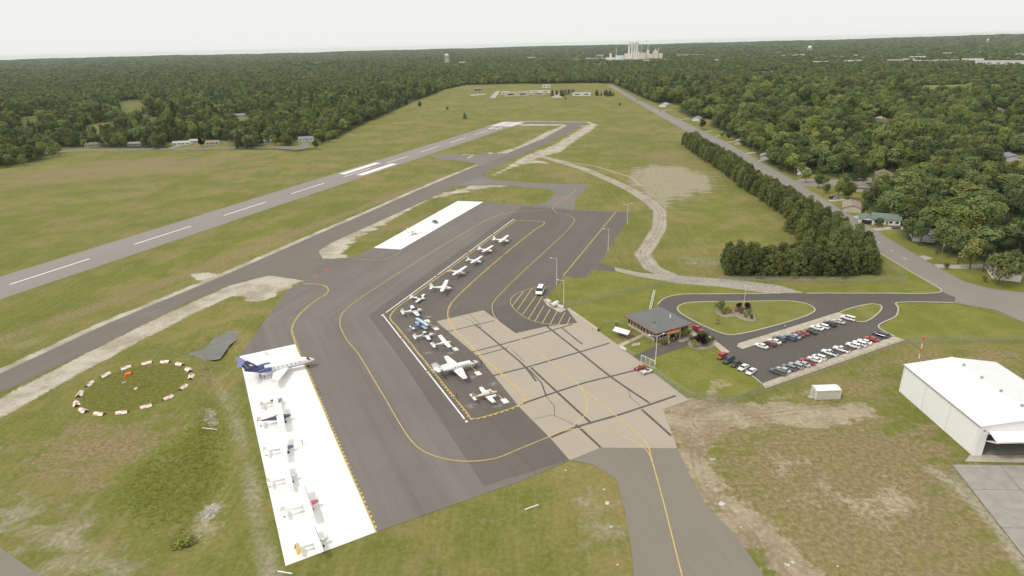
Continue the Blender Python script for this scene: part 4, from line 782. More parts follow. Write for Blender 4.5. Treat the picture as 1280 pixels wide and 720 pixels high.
def tsid(side, n, z0, z1, skip=()):
    L = 2*hx if side in ('f','b') else 2*hy; st = L/n
    for k in range(n):
        if k in skip: continue
        u_ = -L/2+st*(k+.5); zc = (z0+z1)/2
        c, d, dd = {'f':((u_,-hy-.02,zc),(st*.74,.1,z1-z0),0),'b':((u_,hy+.02,zc),(st*.74,.1,z1-z0),0),'r':((hx+.02,u_,zc),(.1,st*.74,z1-z0),0),'l':((-hx-.02,u_,zc),(.1,st*.74,z1-z0),0)}[side]
        w_ = pane(term, c, d); fr = MB(); nx_, ny_ = (0,1) if side in 'fb' else (1,0)
        e = .06; 
        for zz in (z0-.06,z1+.06): fr.box((c[0],c[1],zz),(d[0]+(.2 if ny_ else .04),d[1]+(.2 if nx_ else .04),.1))
        fr.build('window_frame', m_white, w_)
tsid('f', 11, .95, 2.75, ()); tsid('r', 9, 1.1, 2.7, (3,4,5,6))
for k in range(8): b_ = MB(); b_.box((-hx+2*hx*(k+1)/9-.001,-hy-.06,1.65),(.16,.12,3.28)); b_.build('wall_post', MATS['cream_wall'], term)
dr = MB(); dr.box((hx+.05, 0.2, 1.15),(.1,1.9,2.3)); dr.build('door', m_glass, term); 
en = MB(); en.box((hx+1.3,-1.2,2.95),(2.6,5.2,.25)); en.build('porch_roof', m_fascia, term)
for yy in (-3.6,1.2): b_ = MB(); b_.box((hx+2.4,yy,1.41),(.3,.3,2.82)); b_.build('porch_post', m_tanw, term)
# hangar
HX0, HX1, HY0, HY1, HE, HRG = 107.3, 132.3, 121.4, 151.0, 8.1, 9.9
hang = tag(empty('hangar', ((HX0+HX1)/2,(HY0+HY1)/2,0)), 'large bright white metal hangar with its folding door raised', 'hangar')
m_hw = bpy.data.materials.new('white_siding'); t = NT(m_hw); sx_ = t.n('ShaderNodeSeparateXYZ'); t.set(sx_.inputs[0], t.obj()); rib = t.math('FRACT', t.math('MULTIPLY', t.math('ADD', sx_.outputs[0], sx_.outputs[1]), 2.2)); t.bsdf(t.mix(t.ss(rib,.0,.12), (0.86,0.86,0.87), (0.93,0.93,0.93)), .5)
m_hr = bpy.data.materials.new('white_metal_roof'); t = NT(m_hr); sx_ = t.n('ShaderNodeSeparateXYZ'); t.set(sx_.inputs[0], t.obj()); rib = t.math('FRACT', t.math('MULTIPLY', sx_.outputs[1], 1.1)); t.bsdf(t.mix(t.ss(rib,.0,.06), (0.60,0.60,0.63), t.mix(t.ss(t.noise(t.obj(), .35, 4), .4,.7), (0.79,0.79,0.80), (0.82,0.82,0.82))), .4)
WX, WY = (HX1-HX0)/2, (HY1-HY0)/2
def wallbox(c, d, name='wall', m=None, p_=None): b_ = MB(); b_.box(c,d); return b_.build(name, m or m_hw, p_ or hang)
wallbox((-WX+.1,0,HE/2),(.2,2*WY,HE)); wallbox((WX-.1,0,HE/2),(.2,2*WY,HE))
b_ = MB(); b_.add([(-WX+.2,WY,0),(WX-.2,WY,0),(WX-.2,WY,HE),(0,WY,HRG),(-WX+.2,WY,HE),(-WX+.2,WY-.2,0),(WX-.2,WY-.2,0),(WX-.2,WY-.2,HE),(0,WY-.2,HRG),(-WX+.2,WY-.2,HE)], [(1,0,4,3,2),(5,6,7,8,9),(0,1,6,5)]); b_.build('wall', m_hw, hang)
DX0, DX1, DH = -WX+2.1, WX-2.1, 5.9
wallbox((-WX+1.15,-WY+.1,HE/2),(1.9,.2,HE)); wallbox((WX-1.15,-WY+.1,HE/2),(1.9,.2,HE))
b_ = MB(); b_.add([(DX0,-WY,DH),(DX1,-WY,DH),(DX1,-WY,HE+.25),(0,-WY,HRG),(DX0,-WY,HE+.25),(DX0,-WY+.2,DH),(DX1,-WY+.2,DH),(DX1,-WY+.2,HE+.25),(0,-WY+.2,HRG),(DX0,-WY+.2,HE+.25)], [(0,1,2,3,4),(6,5,9,8,7),(0,5,6,1)]); b_.build('wall', m_hw, hang)
for sgn in (-1,1):
    b_ = MB(); o_ = .25; vs = [(0,-WY-o_,HRG+.05),(sgn*(WX+o_),-WY-o_,HE-.02),(sgn*(WX+o_),WY+o_,HE-.02),(0,WY+o_,HRG+.05)]
    up_ = [(a,b,c+.16) for a,b,c in vs]; f_ = [(0,1,2,3),(7,6,5,4),(0,4,5,1),(1,5,6,2),(2,6,7,3)]
    if sgn > 0: f_ = [(3,2,1,0),(4,5,6,7),(1,5,4,0),(2,6,5,1),(3,7,6,2)]
    b_.add(vs+up_, [tuple(reversed(f)) for f in f_]); b_.build('roof_slope', m_hr, hang)
for sx in (-1,1): b_ = MB(); b_.box((sx*(WX+.34),0,HE+.02),(.16,2*WY+.5,.16)); b_.build('gutter', m_steel, hang)
for yy in (-10,-3.3,3.4,10.1): b_ = MB(); b_.tube((0,yy,HRG+.25),(0,yy,HRG+.75),.32,n=10); b_.build('roof_vent', m_steel, hang)
for yy in (-14.4,-4.8,4.8,14.4): b_ = MB(); b_.box((-WX-.06,yy,HE/2-.1),(.1,.12,HE-.2)); b_.build('downpipe', m_white, hang)
rc = MB(); rc.box((0,0,HRG+.24),(.5,2*WY+.5,.1)); rc.build('ridge_cap', m_white, hang)
dk = MB(); dk.add([(DX0,-WY-.05,DH+.9),(DX1,-WY-.05,DH+.9),(DX1,-WY-3.0,DH-.1),(DX0,-WY-3.0,DH-.1),(DX0,-WY-.05,DH+.75),(DX1,-WY-.05,DH+.75),(DX1,-WY-3.0,DH-.3),(DX0,-WY-3.0,DH-.3)], [(0,3,2,1),(4,5,6,7),(3,7,6,2),(0,4,7,3),(1,2,6,5)]); dk.build('folding_door', m_hw, hang)
dk = MB(); dk.add([(DX0,-WY-.02,4.2),(DX1,-WY-.02,4.2),(DX1,-WY-2.95,DH-.32),(DX0,-WY-2.95,DH-.32),(DX0,-WY-.02,4.05),(DX1,-WY-.02,4.05),(DX1,-WY-2.95,DH-.5),(DX0,-WY-2.95,DH-.5)], [(0,1,2,3),(7,6,5,4),(3,2,6,7),(0,3,7,4),(1,5,6,2)]); dk.build('folding_door', m_hw, hang)
wallbox((0,.1,.05),(2*WX-.5,2*WY-.5,.1),'floor',mat('hangar_floor_paint',(0.30,0.29,0.27),.6,.1,.5))
b_ = MB(); b_.box((-WX+1.1,-WY-.03,6.9),(.5,.08,.25)); b_.build('wall_lamp', m_dark, hang)
# shed
sc_ = P(1034,499); shed = tag(empty('equipment_shed', (sc_.x, sc_.y+1.4, 0), R(2)), 'small white equipment shed with tan walls on bare soil', 'shed')
gable(shed, 6.6, 3.0, 2.7, m_white, mat('shed_wall',(0.62,0.58,0.52),.6,.05), .12, .22)
b_ = MB(); b_.box((-3.33,0,1.05),(.08,.95,2.0)); b_.build('door', mat('shed_door',(0.42,0.43,0.43),.6), shed); b_ = MB(); b_.box((-4.0,0,.1),(1.2,1.4,.2)); b_.build('doorstep', m_kerb, shed)
for sx in (-3.35,3.35): b_ = MB(); b_.box((sx,-1.55,1.32),(.14,.14,2.64)); b_.build('corner_trim', m_white, shed)
# far town: mill, towers, sheds
def far_building(px, py, wd, dp, h, m, label, name='building', roof=None, nwin=6, cat='building', turn=0.0):
    q = P(px,py); o = tag(empty(name, (q.x,q.y,0), math.atan2(-q.x,q.y)*1.0+turn), label, cat)
    b_ = MB(); b_.box((0,0,h/2),(wd,dp,h)); b_.build('wall', m, o); b_ = MB(); b_.box((0,0,h+.25),(wd*1.02,dp*1.02,.5)); b_.build('roof', roof or MATS['pale_roof'], o)
    for k in range(nwin): b_ = MB(); b_.box((-wd/2+wd*(k+.5)/nwin,-dp/2-.06,h*.55),(wd/nwin*.5,.12,h*.3)); b_.build('window', m_glass, o)
    return o
mq = P(790,76.5); mill = tag(empty('paper_mill', (mq.x,mq.y,0), math.atan2(-mq.x,mq.y)), 'huge tan paper mill with silos and smoking stacks on the skyline', 'factory')
sc = mq.length/F                              # metres per picture point out there
MW = MATS['mill_wall']; MT = MATS['mill_tan']; MP = MATS['metal_pale']
def mp(name, x0, x1, y0, y1, m, dz=0.0, dp=30):
    b_ = MB(); z1 = (76.5-y0)*sc+0; z0 = (76.5-y1)*sc; b_.box((((x0+x1)/2-790)*sc, dz, (z0+z1)/2), ((x1-x0)*sc, dp, z1-z0)); return b_.build(name, m, mill)
for a in (('mill_hall',781,790,68,78,MW,0,40),('mill_hall',790,797.8,66.2,78,MP,3,36),('mill_hall',798,805,67.5,78,MT,4,40),('mill_hall',805.2,813,69,78,MW,8,36),('mill_hall',813.2,819,66,78,MT,6,30),('boiler_house',785,791,59.5,68.1,MW,8,26),('boiler_house',791.2,796,57.2,66.1,MP,10,24),('mill_hall',771,780.6,70,78,MP,-6,30),('mill_hall',760,770.6,72,78,MW,2,40),('mill_hall',819.3,824,68.5,78,MT,8,28),('low_shed',758,776,74.4,78,MP,-34,20),('low_shed',783,804,74.8,78,MATS['white_wall'],-36,18),('low_shed',810,832,74.6,78,MP,-32,20),('mill_hall',764,766.5,67.5,72.1,MW,2,14),('boiler_house',806,809,64.5,69.1,MT,8,16),('boiler_house',815,817,63.8,66.1,MT,6,12)): mp(*a)
for x in (786.5,789.5,792.5,795): b_ = MB(); b_.tube(((x-790)*sc,-12,0),((x-790)*sc,-12,(76.5-56)*sc),1.15*sc,n=14); b_.build('silo', MW, mill)
for x, yt in ((796.5,53.5),(800,56),(807.3,56.5),(771.5,62.5),(794,54.5),(819,62)): b_ = MB(); b_.tube(((x-790)*sc,10,0),((x-790)*sc,10,(76.5-yt)*sc),.32*sc,.25*sc,10); b_.build('smokestack', MP, mill)
m_sm = bpy.data.materials.new('steam'); t = NT(m_sm); b_ = t.bsdf((.92,.92,.92), 1.0); t.set(b_.inputs['Alpha'], .7)
stm = MB(); rings = []
for k in range(7):
    f_ = k/6; cx_ = (807.3-790)*sc-f_*3.2*sc; cz_ = (76.5-56)*sc+f_*1.6*sc; r_ = (.25+.5*f_)*sc*(.3 if k in (0,6) else 1)
    rings.append([(cx_+r_*math.sin(a)*.5, 10+r_*math.cos(a), cz_+r_*math.sin(a)) for a in np.linspace(0,6.283,10,endpoint=False)])
stm.loft(rings); so_ = stm.build('steam_plume', m_sm); so_.location = mill.location; so_.rotation_euler = mill.rotation_euler; tag(so_, 'small white plume of steam drifting from a mill stack', 'steam', kind='stuff')
FB = [(745,75.5,110,30,12,MP,'pale flat warehouse beside the mill'),(735,74.5,60,30,10,MATS['white_wall'],'white low plant building next to the mill warehouse'),(750,73.5,45,30,22,MATS['pale_wall'],'grey tower block at the mill yard'),(720,76,50,25,10,MATS['white_wall'],'small white shed at the edge of the mill yard'),
 (862,71.3,150,40,14,MATS['white_wall'],'long white warehouse past the mill'),(893,72,90,40,10,MATS['pale_wall'],'long pale shed farther past the mill'),(905,75,60,30,12,MATS['cream_wall'],'cream block among far trees'),(760,84,75,25,9,MATS['cream_wall'],'tan school block below the mill'),(790,83.5,40,20,8,MATS['cream_wall'],'small tan block next to the school'),(810,82,30,18,8,MATS['pink_roof'],'reddish block past the school'),(898,79.5,22,16,7,MATS['white_wall'],'small bright white shed in the canopy'),
 (992,73,110,40,16,MATS['cream_wall'],'cream institutional block near the water tower'),(1045,74,60,30,12,MATS['pale_wall'],'pale block in the far town'),(1055,80.5,40,25,9,MATS['white_wall'],'white flat roofed town building'),(1068,80.8,30,25,8,MATS['white_wall'],'small white town building'),(1072,73.5,30,25,12,MATS['cream_wall'],'little cream town building'),
 (1180,79.5,80,40,12,MATS['pale_wall'],'grey shopping building in the far town'),(1215,79.5,60,40,16,MATS['white_wall'],'white shopping building with a taller middle'),(1253,82,140,50,14,MATS['white_wall'],'broad white shopping block near the skyline'),(1245,84.5,50,30,10,MATS['cream_wall'],'cream shop beside the white shopping block'),(1270,56,220,60,16,MATS['white_wall'],'long white plant on the far hillside'),(1140,76,40,25,10,MATS['cream_wall'],'cream far block left of the shops'),
 (318,79,230,60,12,MATS['white_wall'],'long white industrial building far in the woods'),(343,78.7,60,40,9,MATS['white_wall'],'small white hall next to the long industrial building'),(387,98.5,45,20,8,MATS['white_wall'],'white farm shed in the far wood'),(398,97,30,18,7,MATS['cream_wall'],'cream farm shed in the far wood'),(413,97.5,30,18,8,MATS['white_wall'],'white barn in the far wood'),(440,74.5,120,40,10,MATS['white_wall'],'pale far hall in the woods'),(455,73.5,60,40,8,MATS['white_wall'],'small pale far hall in the woods'),(545,68.5,60,40,16,MATS['white_wall'],'tiny white block close to the skyline'),
 (108,79.5,30,30,10,MATS['white_wall'],'white speck of a far farm'),(1065,77,40,25,9,MATS['white_wall'],'white low town building by the larger blocks'),(1118,78,50,30,10,MATS['cream_wall'],'cream low town block'),(1160,79,40,25,9,MATS['white_wall'],'white low shop in the far town')]
for f in FB: far_building(*f)
rg = np.random.default_rng(11)
for k in range(46):                           # small roofs and sheds of the far town
    px, py = rg.uniform(560,1290), rg.uniform(67,83); q = P(px,py)
    if float(infield(np.array([q.x]),np.array([q.y]))[0]) > -20: continue
    far_building(px, py, rg.uniform(16,60), rg.uniform(12,24), rg.uniform(8,15), MATS[['white_wall','cream_wall','pale_wall','white_wall'][k%4]], 'small pale building scattered among the trees of the far town', nwin=3, roof=MATS[['pale_roof','grey_roof','white_roof'][k%3]])['group'] = 'scattered far town buildings'
# municipal yard at the field's far edge
for f in ((646,120,46,14,7,MATS['cream_wall'],'flat tan municipal building at the far edge of the field'),(632,118,16,14,5,MATS['white_wall'],'small white annexe of the tan municipal building'),(665,118.5,50,12,4,MATS['cream_wall'],'low cream wing of the municipal building'),(675,116,40,12,4,MATS['white_wall'],'long white shed in the municipal yard'),(727,119.5,34,16,5,MATS['white_wall'],'grey roofed garage with pale doors by the yard conifers'),(683,109.5,18,10,6,MATS['white_wall'],'small white hut at the edge of the wood'),(597,113.5,16,10,5,MATS['tan_roof'],'small tan pump house beside the wood')): far_building(*f, nwin=2)
fb = far_building(709,116,30,18,7,MATS['tan_roof'],'brown roofed fire hall in the municipal yard', roof=MATS['brown_roof'], nwin=4)
for k, q in enumerate(([(612,122.5),(619,122.5),(625,114),(620,114)],[(690,122),(703,122),(700,116),(688,116)])): paved('yard_pavement', q, m_drive, 0.03+.004*k, 'pale paved yard before the municipal buildings')
for k, (px, py) in enumerate(((593,119.5),(602,118.5))): b_ = MB(); q = P(px,py); b_.tube((0,0,0),(0,0,1.2),9,n=28); b_.tube((0,0,1.2),(0,0,1.25),8.6,n=28,mi=1); o = b_.build('water_basin', [MATS['pale_wall'], m_wat]); o.location = q; tag(o, 'round concrete treatment basin beside the pump house', 'basin', 'treatment basins')
def water_tower(px, py, ty, label, wdt):
    q = P(px,py); h = height(px,py,ty); o = tag(empty('water_tower', q), label, 'water tower'); r_ = wdt*q.length/F/2; zb = h-1.6*r_
    b_ = MB(); prof = [(.25,0),(.8,.2),(1,.55),(1,.95),(.85,1.25),(.5,1.5),(.05,1.6)]
    b_.loft([[(r_*a*math.cos(t_), r_*a*math.sin(t_), zb+r_*c) for t_ in np.linspace(0,6.283,16,endpoint=False)] for a, c in prof]); b_.build('tank', m_white, o, True)
    for k in range(6): a = k*1.047; b_ = MB(); b_.tube((r_*1.15*math.cos(a),r_*1.15*math.sin(a),0),(r_*.9*math.cos(a),r_*.9*math.sin(a),zb+.6*r_),.09*r_,n=6); b_.build('leg', m_white, o)
    b_ = MB(); b_.tube((0,0,0),(0,0,zb+.1),.14*r_,n=8); b_.build('riser', m_white, o)
water_tower(559,80.5,67,'white water tower rising from the wood past the runway', 4.5); water_tower(1011.5,65,57,'pale water tower over the far town', 4.2); water_tower(1233.5,56,48.5,'tiny white water tower near the hilly skyline', 2.2)
# ------------------------------------------------------------------ poles, fences, signs
def light_pole(bx, by, ty, dirs, label, name='light_pole'):
    q = P(bx,by); h = height(bx,by,ty); o = tag(empty(name, q), label, 'light pole')
    b_ = MB(); b_.tube((0,0,.5),(0,0,h),.13,.075,10); b_.build('pole', m_white, o); b_ = MB(); b_.tube((0,0,0),(0,0,.5),.3,.28,10); b_.build('base', m_kerb, o)
    for a in dirs:
        c, s_ = math.cos(R(a)), math.sin(R(a)); b_ = MB(); b_.tube((c*.07,s_*.07,h-.25),(c*2.0,s_*2.0,h+.1),.06,.05,6); arm = b_.build('arm', m_white, o)
        b_ = MB(); b_.box((c*2.35,s_*2.35,h+.12),(.85,.38,.16),R(a)); b_.build('lamp_head', m_white, arm)
light_pole(784,280.5,255,(200,20),'white light pole at the far corner of the apron'); light_pole(760,315,286,(190,),'white light pole halfway along the apron edge'); light_pole(695.8,356.4,322.5,(185,),'white light pole by the parked white van'); light_pole(704.6,383.5,350,(180,),'white light pole behind the fuel tank'); light_pole(819,456,419.5,(175,25),'white double light pole before the terminal')
def utility(bx, by, h, label, grp, lean=0):
    q = P(bx,by); o = tag(empty('utility_pole', q), label, 'utility pole', grp); b_ = MB(); b_.tube((0,0,0),(lean,0,h),.16,.1,8); b_.build('pole', m_wood, o)
    b_ = MB(); b_.box((lean,0,h-.7),(2.2,.12,.14),.5); b_.build('crossarm', m_wood, o); b_ = MB(); b_.tube((lean,-.28,h-1.9),(lean,-.28,h-1.2),.18,n=8); b_.build('transformer', m_steel, o)
for px, py in ((855,182.5),(867,193),(884,204.5),(903.5,220.5),(929,237),(960,260)): utility(px, py, 9.5, 'wooden pole at the field side of the windbreak', 'poles along the windbreak')
for px, py in ((1174,330),(1110,277),(1029,246),(992,224),(940,197)): utility(px, py, 10, 'wooden utility pole among the house lawns by the highway', 'poles along the house lawns')
for px, py in ((192,186),(149,187.5),(288,186)): utility(px, py, 10, 'wooden utility pole on the village road', 'poles on the village road')
for px, py in ((644,116),(675,114),(705,113.5),(739,113.5)): utility(px, py, 11, 'tall utility pole in the municipal yard', 'municipal yard poles')
# striped aerial pole behind the hangar
q = P(1144,467); o = tag(empty('striped_pole', (q.x,q.y,0)), 'red and white striped pole with an orange ball behind the hangar', 'pole'); hh = 11.5
m_orange = mat('orange_paint',(0.60,0.13,0.05),.6,.08)
for k in range(7): b_ = MB(); b_.tube((0,0,k*hh/7),(0,0,(k+1)*hh/7),.14,n=10); b_.build('pole_band', m_orange if k%2 == 0 else m_white, o)
bm = bmesh.new(); bmesh.ops.create_icosphere(bm, subdivisions=2, radius=.42); me = bpy.data.meshes.new('ball'); bm.to_mesh(me); bm.free(); me.materials.append(m_orange); bo = link(bpy.data.objects.new('ball', me), o); bo.location = (0,0,hh+.3)
# flagpole
q = P(928.8,388); hf = height(928.8,388,352); o = tag(empty('flagpole', q), 'slim white flagpole standing in the flower bed island', 'flagpole'); b_ = MB(); b_.tube((0,0,.15),(0,0,hf),.09,.05,8); b_.build('pole', m_white, o); b_ = MB(); b_.tube((0,0,.1),(0,0,.3),.3,n=8); b_.build('base', m_kerb, o); b_ = MB(); b_.tube((0,0,hf),(0,0,hf+.2),.1,.04,8); b_.build('finial', m_yeld, o)
# windsock and segmented circle
q = P(170,486); hw_ = height(170,486,466); o = tag(empty('windsock', q), 'orange windsock drooping on a slim pole inside the marker circle', 'windsock')
b_ = MB(); b_.tube((0,0,0),(0,0,hw_),.09,.06,8); b_.build('pole', m_orange, o); b_ = MB(); b_.tube((0,0,0),(0,0,.35),.5,.42,10); b_.build('base', m_white, o)
b_ = MB(); m_sock = mat('sock_orange',(0.85,0.20,0.03),.8,.05); pts = [Vector((0,0,hw_-.25)),Vector((-.8,.05,hw_-.2)),Vector((-1.6,.1,hw_-.45)),Vector((-2.05,.1,hw_-1.1)),Vector((-2.2,.1,hw_-2.0))]; rad_ = [.48,.46,.42,.36,.28]; rg = []
for k, p0 in enumerate(pts):
    d = (pts[min(k+1,4)]-pts[max(k-1,0)]).normalized(); u_ = Vector((0,1,0)); v_ = d.cross(u_); rg.append([p0+u_*rad_[k]*math.cos(a)+v_*rad_[k]*math.sin(a) for a in np.linspace(0,6.283,12,endpoint=False)])
b_.loft(rg, cap=False); b_.build('sock', m_sock, o, True); b_ = MB(); b_.tube((0,-.5,hw_-.25),(0,.5,hw_-.25),.04,n=6); b_.build('hoop', m_steel, o)
m_orl = mat('pale_orange',(0.74,0.34,0.20),.7,.1)
SEG = [(239,472),(236,463),(225,456),(207,453),(184,454.5),(157.6,460.5),(132,469.7),(112,481),(100,493.5),(95.7,506),(104.5,514),(124.6,518),(152.6,516.4),(182.7,509),(210,498),(229,485)]
cen = sum((P(*s_) for s_ in SEG), Vector())/16
for k, s_ in enumerate(SEG):
    q = P(*s_); tg = P(*SEG[(k+1)%16])-P(*SEG[k-1]); o = tag(empty('segment_marker', q, math.atan2(tg.y,tg.x)), 'white and orange tent shaped marker board in the ring around the windsock', 'marker', 'ring of marker boards')
    for sx in (-1,1):
        for sy in (-1,1):
            for kb in (0,1):
                b_ = MB(); x0, x1 = (.012,1.45) if sx > 0 else (-1.45,-.012); cut_ = .64 if (sx > 0) else .36; fa_, fb_ = (.0,cut_) if kb == 0 else (cut_+.01,1.0)
                y0, y1 = sy*(.9-.87*fa_), sy*(.9-.87*fb_); z0, z1 = .18+.67*fa_, .18+.67*fb_
                vs = [(x0,y0,z0),(x1,y0,z0),(x1,y1,z1),(x0,y1,z1)]; vs += [(a,b,c-.05) for a,b,c in vs]; b_.add(vs, [(0,1,2,3),(7,6,5,4),(0,4,5,1),(1,5,6,2),(2,6,7,3),(3,7,4,0)]); b_.build('board', m_whp if (sx > 0) == (kb == 0) else m_orl, o)
        for sy in (-1,1): b_ = MB(); b_.box((sx*1.25,sy*.9,.12),(.1,.1,.24)); b_.build('leg', m_wood, o)
# chain link fences
m_mesh = bpy.data.materials.new('chain_link'); t = NT(m_mesh); bs = t.bsdf((0.42,0.44,0.42), .5, **{'Metallic':.2}); pm = t.obj(); sx_ = t.n('ShaderNodeSeparateXYZ'); t.set(sx_.inputs[0], pm)
t.set(bs.inputs['Alpha'], t.math('MULTIPLY_ADD', t.noise(pm, 3, 3), .12, .16))
def fence(pts, h, label, step=3.0):
    w_ = PL(pts); c = sum(w_, Vector())/len(w_); o = tag(empty('chain_link_fence', c), label, 'fence')
    for i in range(len(w_)-1):
        a, b = w_[i]-c, w_[i+1]-c; n = max(1, round((b-a).length/step))
        for k in range(n+(i == len(w_)-2)):
            p0 = a.lerp(b,k/n); b_ = MB(); b_.tube((p0.x,p0.y,0),(p0.x,p0.y,h+.05),.04,n=6); b_.build('post', m_steel, o)
        b_ = MB(); b_.tube((a.x,a.y,h),(b.x,b.y,h),.02,n=5); b_.build('top_rail', m_steel, o)
        b_ = MB(); b_.add([(a.x,a.y,.05),(b.x,b.y,.05),(b.x,b.y,h),(a.x,a.y,h)], [(0,1,2,3)]); b_.build('mesh_panel', m_mesh, o)
fence([(806,459),(848,490),(866,500),(915,503),(958,491),(1132,430),(1210,428),(1300,427),(1380,426)], 2.4, 'long chain link fence round the lot, lawn and hangar field')
fence([(705,385),(760,373),(846,353),(880,352)], 2.4, 'chain link fence crossing the lawn from the fuel tank to the drive')
fence([(900,352),(980,352),(1060,353),(1132,352),(1102,330)], 2.4, 'chain link fence in front of the pine block')
fence([(747,413),(752,408),(768,404),(780,407)], 1.3, 'low chain link fence round the picnic lawn'); fence([(776,436),(793,446)], 1.3, 'short chain link fence by the banner'); fence([(786,431),(804,423),(818,432)], 1.3, 'short chain link fence beside the footpath')
# sliding gate
ga, gb = P(801,453), P(818,461); gc = (ga+gb)/2; o = tag(empty('sliding_gate', gc, math.atan2(gb.y-ga.y,gb.x-ga.x)), 'white framed sliding gate at the apron entrance', 'gate'); GL = (gb-ga).length
for z in (.15,2.6): b_ = MB(); b_.box((0,0,z),(GL,.12,.12)); b_.build('rail', m_white, o)
for k in range(4): b_ = MB(); b_.box((-GL/2+GL*k/3,0,1.375),(.12,.118,2.33)); b_.build('upright', m_white, o)
b_ = MB(); b_.add([(-GL/2,.02,.2),(GL/2,.02,.2),(GL/2,.02,2.55),(-GL/2,.02,2.55)], [(0,1,2,3)]); b_.build('mesh_panel', m_mesh, o)
# fold of white banners, long white sign, shelter
for px, py, L, a, lab in ((795,433.5,3.0,R(18),'long white banner board on the lawn beside the footpath'),(779,438,2.6,R(-52),'white banner board facing the concrete apron'),(853,370,0,0,'')):
    if not L: continue
    o = tag(empty('banner_board', P(px,py), a), lab, 'sign'); b_ = MB(); b_.box((0,0,.85),(L,.08,.9)); b_.build('board', m_white, o)
    for s_ in (-1,1): b_ = MB(); b_.box((s_*L*.4,.07,.65),(.08,.06,1.3)); b_.build('post', m_wood, o)
fa, fbq = P(812,390), P(818,364); o = tag(empty('ramp_rail', (fa+fbq)/2, math.atan2(fbq.y-fa.y,fbq.x-fa.x)), 'long white slatted rail lying across the lawn behind the terminal', 'railing'); L = (fbq-fa).length
for s_ in (-1,1): b_ = MB(); b_.box((0,s_*.35,.45),(L,.12,.12)); b_.build('rail', m_white, o)
for k in range(14): b_ = MB(); b_.box((-L/2+L*(k+.5)/14,0,.45),(.28,.58,.08)); b_.build('slat', m_white, o)
sq = P(778,420.5); o = tag(empty('picnic_shelter', sq, R(-40)), 'small picnic shelter with a white gabled roof on the lawn', 'shelter')
b_ = MB(); b_.add([(-2.9,-1.7,2.0),(2.9,-1.7,2.0),(2.9,0,2.9),(-2.9,0,2.9),(2.9,1.7,2.0),(-2.9,1.7,2.0),(-2.9,-1.7,1.92),(2.9,-1.7,1.92),(2.9,0,2.82),(-2.9,0,2.82),(2.9,1.7,1.92),(-2.9,1.7,1.92)], [(0,1,2,3),(3,2,4,5),(7,6,9,8),(8,9,11,10),(0,6,7,1),(4,10,11,5)]); b_.build('roof', m_white, o)
for sx in (-2.5,2.5):
    for sy in (-1.3,1.3): b_ = MB(); b_.box((sx,sy,1.05),(.12,.12,2.1)); b_.build('post', m_wood, o)
tb_ = tag(empty('picnic_table', sq+Vector((0,0,0)), R(-40)), 'blue covered picnic table under the white shelter', 'table')
b_ = MB(); b_.box((0,0,.74),(2.4,.8,.06)); b_.build('table_top', mat('blue_cover',(0.10,0.14,0.30),.7), tb_)
for s_ in (-1,1): b_ = MB(); b_.box((0,s_*.75,.45),(2.4,.28,.05)); b_.build('bench', m_wood, tb_); b_ = MB(); b_.box((s_*.9,0,.36),(.08,1.3,.7)); b_.build('leg', m_wood, tb_)
# fuel point
fq = P(694,383); o = tag(empty('fuel_tank', fq, R(52)), 'white fuel tank with pump cabinet at the end of the hatching', 'tank')
b_ = MB(); b_.tube((-1.5,0,1.15),(1.5,0,1.15),.85,n=16); b_.build('tank', m_white, o, True)
for s_ in (-.9,.9): b_ = MB(); b_.box((s_,0,.2),(.25,1.4,.4)); b_.build('saddle', m_steel, o)
fq = P(689.5,381.5); o2 = tag(empty('pump_cabinet', fq, R(-38)), 'red fuel pump cabinet next to the white tank', 'pump'); b_ = MB(); b_.box((0,0,.75),(1.1,.8,1.5)); b_.build('cabinet', mat('red_enamel',(0.52,0.05,0.05),.5), o2); b_ = MB(); b_.box((0,-.43,1.05),(.7,.06,.5)); b_.build('dial_panel', m_white, o2); b_ = MB(); b_.tube((.6,0,.4),(.75,-.1,1.2),.05,n=6); b_.build('hose', m_dark, o2)
for px, py, L, lab in ((700,384.5,3.0,'low white barrier board beside the fuel tank'),(686,378,2.0,'white barrier board by the red pump cabinet')):
    o2 = tag(empty('barrier_board', P(px,py), R(-38)), lab, 'barrier'); b_ = MB(); b_.box((0,0,.75),(L,.1,.9)); b_.build('board', m_white, o2); b_ = MB(); b_.box((0,0,.15),(L*.9,.5,.28)); b_.build('foot', m_kerb, o2)
paved('fuel_pad', [(679,374.5),(684,373),(708,387),(700,391),(684,382)], m_walk, 0.078, 'small concrete pad under the fuel tank')
b_ = MB(); b_.tube((0,0,0),(0,0,1.0),.18,n=8); o2 = b_.build('bollard', m_yeld); o2.location = P(740,412); tag(o2, 'yellow bollard at the lawn edge of the apron', 'bollard'); b_ = MB(); b_.tube((0,0,0),(0,0,.9),.32,n=10); o2 = b_.build('barrel', m_dark); o2.location = P(748,414); tag(o2, 'dark barrel next to the yellow bollard', 'barrel')
